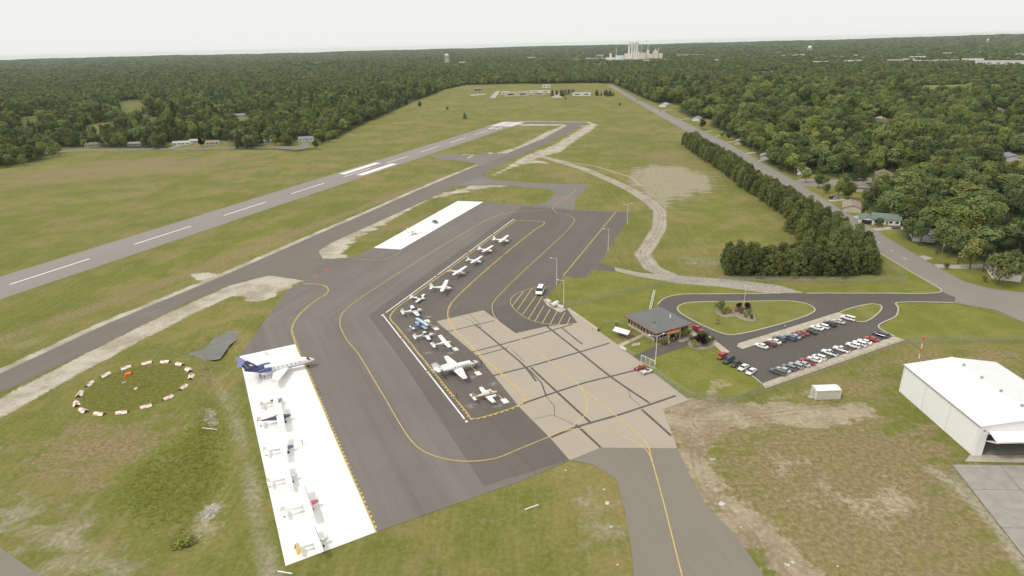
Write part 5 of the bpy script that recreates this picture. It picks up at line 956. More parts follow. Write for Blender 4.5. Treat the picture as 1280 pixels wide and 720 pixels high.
# small white slabs and lights in the grass
for px, py, sx, sy in ((902,630,1.5,1.3),(889,574,1.0,.5),(893,574,.6,.5),(984,706,1.2,.6),(991,703,.9,.6),(759,629,1.3,1.0),(884,607,.5,.4),(926,659,.5,.4),(764,658.5,.6,.6),(755,612,.6,.6),(707,588,.5,.5),(772,706,.5,.4),(1047,708,.5,.4),(155,478,1.4,.5),(58,481,1.5,.6)):
    b_ = MB(); b_.box((0,0,.03),(sx*.8,sy*.8,.1)); o2 = b_.build('concrete_slab', mat('slab_concrete',(0.58,0.55,0.50),.9,.1,2)); o2.location = P(px,py); o2.rotation_euler = (0,0,px*.37); tag(o2, 'small pale concrete slab let into the grass', 'slab', 'pale slabs in the grass')
for a, b, lab in (((656,637),(673,631),'white drain pipe lying in the grass below the dark apron'),((252,533),(270,531),'white drain pipe lying by the ditch'),((347,714),(365,717),'white pipe beside the corner of the white pad'),((285,415),(296,413),'pale plank at the head of the pond')):
    p0, p1 = P(*a,.12), P(*b,.12)
    for q in (p0,p1): q.z += float(lowland(np.array([q.x]),np.array([q.y]))[0]) if q.x < -60 else 0
    b_ = MB(); b_.tube(p0, p1, .14, n=7); o2 = b_.build('drain_pipe', m_whp); tag(o2, lab, 'pipe')
m_rock = mat('riprap',(0.36,0.325,0.29),.95,.15,2)
def rocks(px, py, n, sp_, lab):
    mb = MB(); rg = np.random.default_rng(int(px)); q = P(px,py)
    for k in range(n):
        c = q+Vector((rg.normal(0,sp_),rg.normal(0,sp_*.8),0)); c.z = .06+float(lowland(np.array([c.x]),np.array([c.y]))[0]); s_ = rg.uniform(.15,.34); mb.box(c,(s_,s_*rg.uniform(.6,1),s_*.4),rg.uniform(0,3),top=rg.uniform(.5,.8))
    tag(mb.build('riprap', m_rock), lab, 'rocks', kind='stuff')
rocks(261,637,240,1.1,'grey stones heaped at the ditch culvert'); rocks(261,520,120,1.0,'grey stones heaped by the upper culvert')
# gardens
GB = [(900,389,1.3,m_leaf,'green bush'),(906,392,.8,m_yelf,'golden bush'),(912,392,.7,m_yelf,'golden bush'),(904,393,.6,m_yelf,'golden bush'),(910,389,.6,m_leaf,'green bush'),(923,387.5,.9,m_purp,'dark red bush'),(933,388.5,1.05,m_purp,'dark red bush'),(926,392,.9,m_leafl,'grey green bush'),(936,394,.8,m_leafl,'green bush'),(932,397,.6,m_yelf,'golden bush'),(939,399,.55,m_leaf,'green bush'),(920,390,.6,mat('pink_bloom',(0.45,0.13,0.12),.8,.3,4),'pink flowering bush')]
for k, (px, py, s_, m_, nm) in enumerate(GB): bush(px, py, s_, m_, 'shrub', nm+' in the flagpole flower bed', 'flower bed shrubs', seed=20+k)
GB2 = [(864,427,.7,m_pine,'dark shrub'),(871,429,.9,m_purp,'dark red shrub'),(878,432,1.3,m_purp,'dark red shrub'),(884,431,.9,m_pine,'dark shrub'),(890,428,.7,m_yelf,'golden shrub'),(868,434,.8,m_yelf,'golden shrub'),(875,425,1.0,m_leafl,'pale shrub'),(881,424,.8,m_pine,'upright dark shrub')]
for k, (px, py, s_, m_, nm) in enumerate(GB2): bush(px, py, s_, m_, 'shrub', nm+' in the bed by the red wagon', 'bed shrubs by the parking lot', seed=40+k)
GB3 = [(850,423,.7,m_leaf,'green shrub'),(856,421,.9,m_yelf,'golden shrub'),(861,419,.7,m_leafl,'light shrub'),(820,428,.6,m_leaf,'dark green shrub'),(832,430,.7,m_yelf,'yellow green shrub'),(828,431,.6,m_leafl,'light shrub')]
for k, (px, py, s_, m_, nm) in enumerate(GB3): bush(px, py, s_, m_, 'shrub', nm+' against the terminal front', 'terminal front shrubs', seed=60+k)
cn = conifer(401, 3.2, 1.0, 160, m_leaf, .03, .4, .9); tree(cn, P(897,405,.15), 'dwarf_conifer', 'little pointed conifer alone on the grass island', None, 'conifer')
for k, (px, py, s_) in enumerate(((770,407,.5),(1183,336,.9),(1098,284,1.6),(1080,266,1.8),(1230,352,.8),(1266,348,1.2),(975,214,1.5),(232,680,1.7))): bush(px, py, s_, m_leaf if k < 7 else m_leafl, 'bush', ('small bush by the picnic lawn','low bush by the last driveway','rounded bush before the green roofed house','tall bush before the tan ranch house','little bush on the corner lawn','bush under the corner house trees','dark bush on a lawn by the highway','bright green bush alone in the weedy ditch')[k], seed=80+k, sz=s_*(.35 if k == 7 else 1))
def bed(pts, z, lab): ln = smooth_line(PL(pts), 1, True); mb = MB(); fill(mb, ln, z); tag(mb.build('mulch_bed', mat('mulch',(0.30,0.25,0.20),.95,.25,1.5,world=True)), lab, kind='structure')
bed([(893,390),(903,386),(918,387),(932,386),(943,395),(943,402),(930,401),(918,396),(905,397)], .165, 'mulched flower bed round the flagpole'); bed([(860,428),(875,422),(888,426),(894,431),(880,437),(866,436)], .06, 'mulched bed by the parking lot'); bed([(846,424),(858,418),(868,419),(858,426),(850,428)], .055, 'mulched bed at the terminal front')
# weeds in the ditch, one soft mass
mb = MB(); rg = np.random.default_rng(5); wp = [P(*p) for p in ((150,640),(165,590),(215,560),(280,498),(284,560),(280,600),(235,640),(235,660),(180,660))]
bx0, bx1, by0, by1 = min(p.x for p in wp), max(p.x for p in wp), min(p.y for p in wp), max(p.y for p in wp)
wx, wy = rg.uniform(bx0,bx1,9000), rg.uniform(by0,by1,9000); sdw = sdist(wp, wx, wy); kk = (sdw > -2+rg.uniform(0,7,9000)) & (np.sin(wx*1.9+np.sin(wy*.9)*2)*np.sin(wy*1.7+1.2) > -.35+rg.normal(0,.4,9000))
wz = lowland(wx, wy)
for x, y, zz in zip(wx[kk], wy[kk], wz[kk]): leaves(mb, [(x+rg.normal(0,.12),y+rg.normal(0,.12),zz+rg.uniform(.03,.12)) for _ in range(3)], 3, .26, rg, [(0,0,2.2)]*3)
tag(mb.build('weeds', leafmat('weed_foliage',(0.24,0.28,0.05),(0.29,0.32,0.07),(0.26,0.28,0.06),.3)), 'dense leafy weeds covering the slope of the ditch', 'weeds', kind='stuff')

# ------------------------------------------------------------------ cars
m_tyre = mat('tyre_rubber',(0.025,0.025,0.025),.9,.1,4); m_rim = mat('alloy_rim',(0.45,0.45,0.46),.35,.05,4,metal=.7); m_cglass = mat('car_glass',(0.02,0.024,0.028),.06,.1,1,spec=.7)
m_lamp = mat('headlamp',(0.75,0.75,0.72),.15,.05,4); m_tail = mat('tail_lamp',(0.35,0.02,0.02),.25,.05,4); m_trim = mat('black_trim',(0.03,0.03,0.03),.6,.1,4); m_plate = mat('number_plate_white',(0.7,0.7,0.68),.5)
def paint(col): return mat('car_paint_%02d%02d%02d' % tuple(int(c*99) for c in col), col, .28, .02, .6, spec=.5, coat=.6)
CARS = {   # body stations: x, half width, floor z, belt z ; cabin: foot x range, roof x range, roof z
 'sedan': dict(L=4.7, st=[(2.35,.62,.42,.60),(2.22,.80,.26,.74),(1.2,.89,.20,.90),(.0,.90,.20,.95),(-1.3,.90,.20,.98),(-2.15,.84,.26,.98),(-2.35,.66,.40,.80)], cab=(1.0,-1.75,.35,-1.1,1.44), wb=1.38, r=.32),
 'suv': dict(L=4.75, st=[(2.35,.66,.50,.72),(2.22,.84,.32,.95),(1.3,.93,.26,1.07),(.0,.94,.26,1.10),(-1.4,.94,.26,1.12),(-2.2,.90,.32,1.12),(-2.37,.78,.42,1.0)], cab=(1.05,-2.28,.40,-2.0,1.76), wb=1.4, r=.37),
 'van': dict(L=5.0, st=[(2.5,.70,.45,.70),(2.36,.88,.30,.92),(1.6,.97,.24,1.06),(.0,.98,.24,1.08),(-1.6,.98,.24,1.08),(-2.4,.94,.30,1.08),(-2.5,.86,.38,.98)], cab=(1.5,-2.44,.75,-2.3,1.80), wb=1.5, r=.34),
 'pickup': dict(L=5.6, st=[(2.8,.70,.55,.78),(2.65,.90,.36,1.0),(1.5,.98,.32,1.10),(.0,.99,.32,1.12),(-.62,.99,.32,1.12),(-2.7,.97,.36,1.10),(-2.8,.92,.46,1.05)], cab=(1.2,-.55,.62,-.35,1.82), wb=1.75, r=.40),
 'suburban': dict(L=5.6, st=[(2.8,.72,.50,.74),(2.64,.92,.34,1.0),(1.5,1.0,.30,1.10),(.0,1.0,.30,1.12),(-1.6,1.0,.30,1.13),(-2.66,.97,.34,1.13),(-2.8,.9,.44,1.04)], cab=(1.3,-2.72,.72,-2.55,1.88), wb=1.65, r=.40),
 'wagon': dict(L=4.5, st=[(2.25,.62,.42,.62),(2.1,.82,.26,.80),(1.3,.90,.20,.98),(.0,.91,.20,1.0),(-1.4,.91,.20,1.02),(-2.1,.86,.26,1.02),(-2.25,.74,.38,.9)], cab=(1.35,-2.15,.6,-1.75,1.60), wb=1.32, r=.32)}
CC = {}
def car_parts(kind, col):
    if (kind,col) in CC: return CC[kind,col]
    c = CARS[kind]; pm = paint(col); out = []
    mb = MB(); rings = []
    for x, hw, z0, z1 in c['st']: rings.append([(x,-hw*.9,z0),(x,hw*.9,z0),(x,hw,z0+.16),(x,hw,z1-.16),(x,hw*.88,z1),(x,-hw*.88,z1),(x,-hw,z1-.16),(x,-hw,z0+.16)])
    mb.loft(rings[::-1]); out.append(('body', mb.mesh('body', pm, False), []))
    x0, x1, r0_, r1_, zt = c['cab']; hw = c['st'][3][1]; zb = c['st'][3][3]-.03; a, b = hw*.90, hw*.70
    mb = MB(); mb.add([(x1,-a,zb),(x0,-a,zb),(x0,a,zb),(x1,a,zb),(r1_,-b,zt-.06),(r0_,-b,zt-.06),(r0_,b,zt-.06),(r1_,b,zt-.06)], [(0,1,5,4),(1,2,6,5),(2,3,7,6),(3,0,4,7),(4,5,6,7)]); 
    rf = MB(); b2 = b+.03; rf.loft([[(r1_-.05,y*b2,zt-.07) for y in (-1,1)]+[(r1_+.12,y*b2*.9,zt) for y in (1,-1)], [(r0_+.05,y*b2,zt-.07) for y in (-1,1)]+[(r0_-.15,y*b2*.9,zt) for y in (1,-1)]])
    out.append(('windows', mb.mesh('windows', m_cglass), [])); out.append(('roof', rf.mesh('roof', pm), []))
    for sy in (-1,1):                          # pillars
        pl = MB(); n_ = 3 if kind in ('pickup',) else 4
        for k in range(n_):
            f_ = k/(n_-1); xb = x0+(x1-x0)*f_; xt = r0_+(r1_-r0_)*f_; pl.add([(xb+.06,sy*(a+.012),zb),(xb-.06,sy*(a+.012),zb),(xt-.06,sy*(b+.014),zt-.06),(xt+.06,sy*(b+.014),zt-.06)], [(0,1,2,3) if sy < 0 else (3,2,1,0)])
        m_ = pl.mesh('pillars', pm); out.append(('pillars', m_, []))
    for sx in (1,-1):
        for sy in (-1,1):
            t_ = MB(); X = sx*c['wb']; Y = sy*(hw-.1); t_.tube((X,Y-.11,c['r']),(X,Y+.11,c['r']),c['r'],n=14); r_ = MB(); r_.tube((X,Y+sy*.10,c['r']),(X,Y+sy*.125,c['r']),c['r']*.6,n=10)
            out.append(('wheel', t_.mesh('wheel', m_tyre), [('rim', r_.mesh('rim', m_rim))]))
    xf, xr = c['st'][0][0], c['st'][-1][0]
    for sy in (-1,1):
        l_ = MB(); l_.box((xf-.09,sy*.60,c['st'][0][3]+.02),(.14,.30,.14)); out.append(('headlight', l_.mesh('headlight', m_lamp), [])); l_ = MB(); l_.box((xr+.06,sy*.64,c['st'][-1][3]-.05),(.14,.22,.2)); out.append(('tail_light', l_.mesh('tail_light', m_tail), []))
    l_ = MB(); l_.box((xf-.02,0,c['st'][0][2]+.06),(.1,1.2,.16)); out.append(('grille', l_.mesh('grille', m_trim), []))
    for sy in (-1,1): l_ = MB(); l_.box((x0-.25,sy*(hw+.08),zb+.12),(.14,.18,.14)); out.append(('mirror', l_.mesh('mirror', pm), []))
    if kind == 'pickup':
        l_ = MB(); l_.box((-1.68,0,1.085),(2.0,1.6,.10)); out.append(('load_bed', l_.mesh('load_bed', m_trim), []))
    CC[kind,col] = out; return out
def car(kind, col, loc, rz, label, group=None, name='parked_car', z=None, scale=1.0, cat='car'):
    o = tag(empty(name, (loc.x,loc.y,.05 if z is None else z), rz), label, cat, group); o.scale = (scale,)*3
    for nm, me, kids in car_parts(kind, col):
        p_ = link(bpy.data.objects.new(nm, me), o)
        for kn, km in kids: link(bpy.data.objects.new(kn, km), p_)
    return o
W_, K_, N_, G_, SV, MR, RD, BL_ = (.90,.90,.89), (.02,.021,.023), (.02,.03,.06), (.10,.105,.11), (.42,.43,.44), (.16,.035,.045), (.42,.02,.03), (.05,.09,.19)
hA = heading((959.8,435),(944,429.6),.5); hC = heading((899,448),(911,441),.5)+math.pi
GA = 'cars in the parking lot'
ROWA = [(951.7,432.5,'sedan',W_,'white sedan beside the yellow hatched bay, first of the upper row'),(962,430,'wagon',MR,'maroon hatchback next to the white sedan of the upper row'),(968,427,'sedan',W_,'white sedan between a maroon hatchback and a dark grey wagon'),(974,424,'suv',G_,'dark grey suv between a white sedan and a blue suv'),(986.7,422.8,'suv',BL_,'navy blue suv in the upper row'),(992.5,420.7,'sedan',SV,'silver grey sedan beside the blue suv'),(997,418.5,'sedan',MR,'maroon sedan between a silver sedan and a red car'),(1003,416.3,'sedan',RD,'bright red sedan in the upper row'),(1012.8,414.7,'sedan',K_,'black sedan between red and white sedans'),(1021,410,'sedan',W_,'white sedan next to the black sedan in the upper row'),(1028.5,408.3,'wagon',W_,'white hatchback beside the black suv'),(1036.8,405.3,'suv',K_,'black suv between two white cars in the upper row'),(1048,402,'sedan',(.62,.58,.48),'cream sedan next to the grass island'),(1060,398,'suburban',W_,'long white suv at the end of the upper row by the grass island')]
ROWB = [(972,465.3,'suburban',G_,'long dark grey van, first of the lower row'),(979,462.6,'sedan',(.50,.53,.58),'silver blue sedan beside the long dark van'),(986.3,459.9,'suv',(.15,.17,.20),'slate grey suv in the lower row'),(994.6,457.6,'suv',SV,'silver suv between slate and pale blue cars'),(1003.6,455.2,'sedan',(.46,.50,.54),'pale silver blue sedan beside the red pickup'),(1009,452.4,'pickup',RD,'red pickup truck in the lower row'),(1018,449.6,'sedan',W_,'white sedan beside the red pickup'),(1024,446.9,'wagon',W_,'white hatchback with an empty bay on one side'),(1036.8,441.3,'pickup',W_,'white pickup with a dark bed beside two empty bays'),(1051.5,437,'pickup',W_,'white pickup standing alone between empty bays'),(1066.5,432.2,'suv',W_,'white suv beside the two white cars in the lower row'),(1074.4,430,'suv',W_,'white suv between two other white cars'),(1080.7,427.3,'sedan',W_,'white sedan between a white suv and a red sedan'),(1089.5,423.8,'sedan',RD,'red sedan next to the dark navy suv'),(1100.8,418.8,'suburban',N_,'long dark navy suv at the end of the lower row')]
ROWC = [(902.4,445.4,'wagon',RD,'red wagon by the shrub bed at the lawn'),(910.5,450.5,'suburban',N_,'dark navy minivan between the red wagon and a black sedan'),(919.5,454.8,'sedan',K_,'black sedan in the short row by the lawn'),(929.2,459.6,'sedan',W_,'white sedan between a black and a white sedan by the lawn'),(939,464.7,'sedan',W_,'white sedan at the open end of the short row by the lawn')]
for rows, hd in ((ROWA,hA),(ROWB,hA),(ROWC,hC)):
    for px, py, kd, cl, lb in rows:
        car(kd, cl, P(px,py,.5), hd+random.uniform(-.03,.03), lb, GA, scale=.86 if kd in ('suburban','pickup') else .92, cat='pickup' if kd == 'pickup' else 'car', name='parked_pickup' if kd == 'pickup' else 'parked_car')
car('sedan', RD, P(872,411,.5), heading((866,408),(878,414),.5), 'red sedan stopped at the terminal doorstep'); 
car('van', W_, P(675,364,.8), heading((677,359),(672.5,369),.8), 'white service van parked on the yellow hatching', cat='van', name='service_van', z=.08, scale=1.45)
car('sedan', (.12,.13,.16), P(544,277.5,.5), heading((540,275.5),(548,279),.5), 'dark grey car alone on the upper white pad', z=.09)
hh_ = heading((1089,298),(987,232),.3)
car('sedan', (.20,.03,.04), P(1051,268.5,.4), hh_, 'dark red car driving on the highway beside the pines', name='moving_car', z=.05); car('sedan', W_, P(1018.8,254,.4), hh_+math.pi, 'white car driving on the highway', name='moving_car', z=.05)
car('sedan', SV, P(1046,248,.4), R(15), 'silver car on the driveway of the tan ranch house'); car('suv', K_, P(1041,247.5,.4), R(10), 'black car beside the silver car on a driveway'); car('sedan', G_, P(1120,285,.4), R(5), 'grey car on the driveway below the green roofed house')
for px, py, cl, lb in ((825,139.5,SV,'silver car far along the highway'),(812,134.5,W_,'white car far along the highway'),(796,125.5,G_,'grey car at the far narrow end of the highway')): car('sedan', cl, P(px,py), hh_, lb, 'cars far along the highway', 'moving_car')
# two vintage roadsters by the gate
def roadster(px, py, rz, col, lab):
    pm = paint(col); o = tag(empty('vintage_roadster', P(px,py,.085), rz), lab, 'car')
    b_ = MB(); b_.loft([[(x,-w_,z0),(x,w_,z0),(x,w_,z1-.1),(x,w_*.7,z1),(x,-w_*.7,z1),(x,-w_,z1-.1)] for x, w_, z0, z1 in ((-1.9,.35,.45,.75),(-1.6,.55,.35,.95),(-.4,.62,.32,.95),(.3,.55,.35,.98),(1.5,.36,.4,.98),(1.72,.32,.4,.94))]); b_.build('body', pm, o)
    b_ = MB(); b_.box((-.55,0,.93),(1.1,.85,.12)); b_.build('seat', mat('tan_leather',(0.22,0.11,0.06),.7), o); b_ = MB(); b_.add([(.28,-.5,.95),(.28,.5,.95),(.12,.46,1.35),(.12,-.46,1.35)], [(0,1,2,3)]); b_.build('windscreen', m_cglass, o)
    for sx in (1.35,-1.25):
        for sy in (-1,1):
            t_ = MB(); t_.tube((sx,sy*.62,.36),(sx,sy*.76,.36),.36,n=14); wh = t_.build('wheel', m_tyre, o); t_ = MB(); t_.tube((sx,sy*.76,.36),(sx,sy*.78,.36),.22,n=10); t_.build('rim', m_rim, wh)
            f_ = MB(); arc = [(sx+.46*math.cos(a),sy*.69,.36+.44*math.sin(a)) for a in np.linspace(.2,2.9,7)]
            f_.loft([[(x,y-.13,z),(x,y+.13,z),(x,y+.13,z+.04),(x,y-.13,z+.04)] for x, y, z in arc]); f_.build('fender', pm, o)
    for sy in (-1,1): l_ = MB(); l_.tube((1.55,sy*.42,.85),(1.72,sy*.42,.85),.12,.14,10); l_.build('headlight', m_lamp, o)
hr = heading((813,464),(801,467.5),.4); roadster(800,461.5,heading((806,459),(794,462.5),.4),RD,'red vintage roadster parked outside the sliding gate'); roadster(808.5,466.3,hr,(.78,.76,.70),'cream white vintage roadster parked outside the sliding gate')
# ------------------------------------------------------------------ aircraft
m_prop = mat('propeller_grey',(0.08,0.08,0.085),.5,.1,4)
def lift_ring(x, hw, hh, zc, n=14, p_=2.4):
    out = []
    for k in range(n):
        a = 2*math.pi*k/n; c, s_ = math.cos(a), math.sin(a); out.append((x, hw*math.copysign(abs(c)**(2/p_),c), zc+hh*math.copysign(abs(s_)**(2/p_),s_)))
    return out
def foil(x_le, x_te, y, z, th):
    c = x_le-x_te; pr = [(0,0),(.06,.42),(.3,.6),(.7,.32),(1,.02),(.7,-.16),(.3,-.34),(.06,-.3)]; return [(x_le-c*a, y, z+th*c*b) for a, b in pr]
def aircraft(spec, tail, nose, label, name='light_aircraft', zc=1.2, scale=1.0, zg=.09, tips=None):
    a, b = P(*tail, zc), P(*nose, zc); rz = math.atan2(b.y-a.y,b.x-a.x); mid = a.lerp(b,.5)
    if tips:
        W0 = spec['wings'][0]; ta_, tb_2 = P(*tips[0],W0[6]), P(*tips[1],W0[6]); dv = tb_2-ta_; r2 = math.atan2(dv.x,-dv.y)
        if math.cos(r2-rz) < 0: r2 += math.pi
        dr_ = (r2-rz+math.pi)%(2*math.pi)-math.pi; rz = rz+.75*dr_; scale = min(max(dv.length/(2*W0[4]),.86),1.2)
    L = spec['L']*scale; off = (spec['nose']-L/scale/2)*scale; mid = mid-Vector((math.cos(rz),math.sin(rz),0))*off
    o = tag(empty(name, (mid.x,mid.y,zg), rz), label, 'aircraft'); o.scale = (scale,)*3
    M_ = lambda c: c if not isinstance(c, tuple) else paint(c)
    body, trim = M_(spec.get('body',W_)), M_(spec.get('trim',spec.get('body',W_))); wing = M_(spec.get('wing',W_)); tailc = M_(spec.get('tail',spec.get('body',W_))); cowl = M_(spec.get('cowl',spec.get('body',W_)))
    fs = spec['fus']; nf = spec.get('ncowl',0)
    mb = MB(); mb.loft([lift_ring(*s_) for s_ in fs[nf:]][::1]); mb.build('fuselage', body, o, True)
    if nf: mb = MB(); mb.loft([lift_ring(*s_) for s_ in fs[:nf+1]]); mb.build('engine_cowl', cowl, o, True)
    for W in spec['wings']:                    # x_le, chord root, x_le tip, chord tip, half span, z root, z tip, thickness
        xl, cr2, xt, ct, hs_, z0, z1, th = W[:8]; wm = M_(W[8]) if len(W) > 8 else wing
        for sy in (-1,1):
            y0 = .02 if z0 > 1.7 or spec.get('para') else .3; mb = MB(); rg = [foil(xl,xl-cr2,sy*y0,z0,th), foil(xl+(xt-xl)*.55,xl+(xt-xl)*.55-(cr2+(ct-cr2)*.5),sy*hs_*.55,z0+(z1-z0)*.55,th), foil(xt,xt-ct,sy*hs_*.97,z1,th*.9), foil(xt-ct*.15,xt-ct*.85,sy*hs_,z1,th*.4)]
            mb.loft(rg if sy < 0 else [r_[::-1] for r_ in rg]); wo_ = mb.build('wing', wm, o)
            if spec.get('tips'): mb = MB(); mb.loft([foil(xt+.02,xt-ct-.02,sy*(hs_*.9),z1+.01,th*1.05),foil(xt-ct*.1,xt-ct*.9,sy*(hs_+.03),z1+.01,th*.6)]); mb.build('wing_tip', trim, wo_)
            if spec.get('stripes'):
                for k in range(4): f_ = .12+.22*k; y_ = sy*hs_*f_; mb = MB(); xa = xl+(xt-xl)*f_; mb.add([(xa-.08,y_,z0+th*cr2*.62),(xa-.08,y_+sy*hs_*.05,z0+th*cr2*.62),(xa-cr2*.95,y_+sy*hs_*.16,z0+th*cr2*.30),(xa-cr2*.95,y_+sy*hs_*.04,z0+th*cr2*.30)], [(0,1,2,3) if sy > 0 else (3,2,1,0)]); mb.build('wing_ray', M_(spec['stripes']), wo_)
            if spec.get('lead'): mb = MB(); mb.box(((xl+xt)/2-.05,sy*hs_*.5,z0+(z1-z0)*.5+.06*cr2),(.13,hs_*.92,.10)); mb.build('leading_edge_band', M_(spec['lead']), wo_)
    xl, cr2, ct, hs_, zt = spec['stab']; sw_ = spec.get('stab_sweep',.25)
    for sy in (-1,1): mb = MB(); rg = [foil(xl,xl-cr2,sy*.02,zt,.09),foil(xl-sw_,xl-sw_-ct,sy*hs_,zt+.0,.08)]; mb.loft(rg if sy < 0 else [r_[::-1] for r_ in rg]); mb.build('tailplane', M_(spec.get('stabc',spec.get('tail',spec.get('body',W_)))), o)
    xf, cf, zf0, zf1, sw, ctf = spec['fin']; mb = MB(); ft = .055
    mb.loft([[(xf,0,zf0),(xf-cf*.4,ft,zf0),(xf-cf*.72,ft*.6,zf0),(xf-cf*.72,-ft*.6,zf0),(xf-cf*.4,-ft,zf0)],[(xf-sw,0,zf1),(xf-sw-ctf*.4,ft*.7,zf1),(xf-sw-ctf*.7,ft*.4,zf1),(xf-sw-ctf*.7,-ft*.4,zf1),(xf-sw-ctf*.4,-ft*.7,zf1)]][::-1]); mb.build('fin', tailc, o)
    mb = MB(); mb.loft([[(xf-cf*.73,ft*.6,zf0),(xf-cf,0.01,zf0),(xf-cf,-.01,zf0),(xf-cf*.73,-ft*.6,zf0)],[(xf-sw-ctf*.72,ft*.4,zf1-.04),(xf-sw-ctf,.01,zf1-.04),(xf-sw-ctf,-.01,zf1-.04),(xf-sw-ctf*.72,-ft*.4,zf1-.04)]][::-1]); mb.build('rudder', M_(spec.get('rudder',spec.get('tail',spec.get('body',W_)))), o)
    for (x0, x1, hw, z0, z1, r0_, r1_) in spec.get('glass',[]):   # canopy / windscreen blocks: foot x range, half width, foot z, top z, roof x range
        mb = MB(); mb.add([(x1,-hw,z0),(x0,-hw,z0),(x0,hw,z0),(x1,hw,z0),(r1_,-hw*.72,z1),(r0_,-hw*.72,z1),(r0_,hw*.72,z1),(r1_,hw*.72,z1)], [(0,1,5,4),(1,2,6,5),(2,3,7,6),(3,0,4,7),(4,5,6,7)]); mb.build('cockpit_glass', m_cglass, o)
    for (x0, n_, st_, y, z) in spec.get('ports',[]):
        for k in range(n_):
            for sy in (-1,1): mb = MB(); mb.box((x0-k*st_,sy*y,z),(.30,.05,.30)); mb.build('cabin_window', m_cglass, o)
    for (x0, x1, y, z, hgt) in spec.get('stripe',[]):
        for sy in (-1,1): mb = MB(); mb.box(((x0+x1)/2,sy*y,z),(x0-x1,.04,hgt)); mb.build('side_stripe', trim, o)
    for (x, y, z) in spec.get('props',[]):
        mb = MB(); mb.tube((x,y,z),(x+.28,y,z),.17,.03,10); sp_ = mb.build('spinner', M_(spec.get('spin',spec.get('body',W_))), o); an = random.uniform(.3,1.2)
        for s_ in (-1,1): mb = MB(); c, s2 = math.cos(an)*s_, math.sin(an)*s_; mb.add([(x+.10,y+c*.1-s2*.05,z+s2*.1+c*.05),(x+.06,y+c*.1+s2*.05,z+s2*.1-c*.05),(x+.06,y+c*.92+s2*.07,z+s2*.92-c*.07),(x+.10,y+c*.92-s2*.07,z+s2*.92+c*.07)], [(0,1,2,3)]); mb.build('propeller_blade', m_prop, sp_)
    for (x, y, r_, zt) in spec['gear']:
        mb = MB(); mb.tube((x,y*.45 if spec.get('spring') else y,zt),(x,y,r_),.05,.045,6); lg = mb.build('gear_leg', body, o); mb = MB(); mb.tube((x,y-.08,r_),(x,y+.08,r_),r_,n=12); mb.build('wheel', m_tyre, lg)
        if spec.get('pants'): mb = MB(); mb.loft([lift_ring(x+d,.12*q,.2*q,r_+.05,8) for d, q in ((.42,.3),(.2,1),(-.15,1),(-.6,.15))]); [setattr(v, '__x', 0) for v in ()]; ob = mb.build('wheel_fairing', trim, lg); 
        if spec.get('pants'): ob.data.transform(Matrix.Translation((0,y,0)))
    for (xa, ya, za, xb, yb, zb) in spec.get('struts',[]):
        for sy in (-1,1): mb = MB(); mb.tube((xa,sy*ya,za),(xb,sy*yb,zb),.045,n=6); mb.build('wing_strut', body, o)
    for (x0, x1, y, z, r_) in spec.get('nacelles',[]):
        for sy in (-1,1): mb = MB(); mb.loft([[(q[0],q[1]+sy*y,q[2]) for q in lift_ring(x0+(x1-x0)*f_,r_*k,r_*k,z,12)] for f_, k in ((0,.72),(.08,.95),(.4,1),(.8,.8),(1,.45))]); mb.build('engine_nacelle', M_(spec.get('nacc',spec.get('body',W_))), o, True)
    return o
def hw_fus(t=0): return [(2.35,.12,.14,1.32),(2.25,.36,.32,1.30),(1.6,.46,.42,1.30),(1.05,.54,.50,1.33),(.55,.57,.70,1.46),(-.6,.57,.72,1.46),(-1.3,.46,.52,1.42),(-3.0,.24,.27,1.50),(-4.9,.06,.11,1.58)]
HIGH = dict(L=7.9, nose=2.6, fus=hw_fus(), ncowl=3, wings=[(.75,1.6,.62,1.15,5.5,2.10,2.22,.13)], stab=(-4.0,1.0,.75,1.7,1.58), fin=(-3.5,1.5,1.65,3.0,.75,.8), glass=[(.98,.40,.53,1.62,2.07,.58,.42)], ports=[(.0,2,.62,.565,1.66)], props=[(2.34,0,1.32)], gear=[(-.25,1.2,.22,.9),(-.25,-1.2,.22,.9),(1.85,0,.2,.95)], spring=True, struts=[(.25,.5,1.0,.15,2.6,2.12)])
TDRG = dict(HIGH); TDRG.update(wings=[(.9,1.65,.85,1.5,5.35,2.10,2.16,.12)], gear=[(1.0,.95,.32,.9),(1.0,-.95,.32,.9),(-4.5,0,.14,1.4)], fin=(-3.9,1.25,1.6,2.75,.3,.7), stab=(-4.05,.95,.6,1.5,1.6))
LOW = dict(L=7.3, nose=2.6, fus=[(2.35,.12,.14,1.25),(2.25,.38,.32,1.22),(1.4,.50,.45,1.2),(.7,.56,.52,1.22),(-.8,.56,.54,1.24),(-1.6,.42,.44,1.28),(-3.2,.22,.25,1.38),(-4.6,.05,.1,1.45)], ncowl=3, wings=[(.85,1.75,.55,1.1,4.9,.86,1.28,.13)], stab=(-3.8,.95,.65,1.75,1.42), fin=(-3.3,1.4,1.5,2.75,.75,.65), glass=[(1.05,-1.35,.52,1.60,2.12,.45,-.75)], props=[(2.34,0,1.25)], gear=[(.1,1.5,.22,.85),(.1,-1.5,.22,.85),(1.75,0,.2,.85)])
MERGE = lambda a, **k: dict(a, **k)
RED3, NAVY = (.40,.03,.04), (.045,.05,.16)
aircraft(MERGE(HIGH), (617,300), (635,302.5), 'white high wing aircraft at the far end of the parked line', tips=((633.5,296),(624,305))); aircraft(MERGE(HIGH, trim=(.3,.32,.5)), (598,312), (615,314), 'white high wing aircraft, second along the parked line from the far end', tips=((616,307.5),(602.5,315.6)))
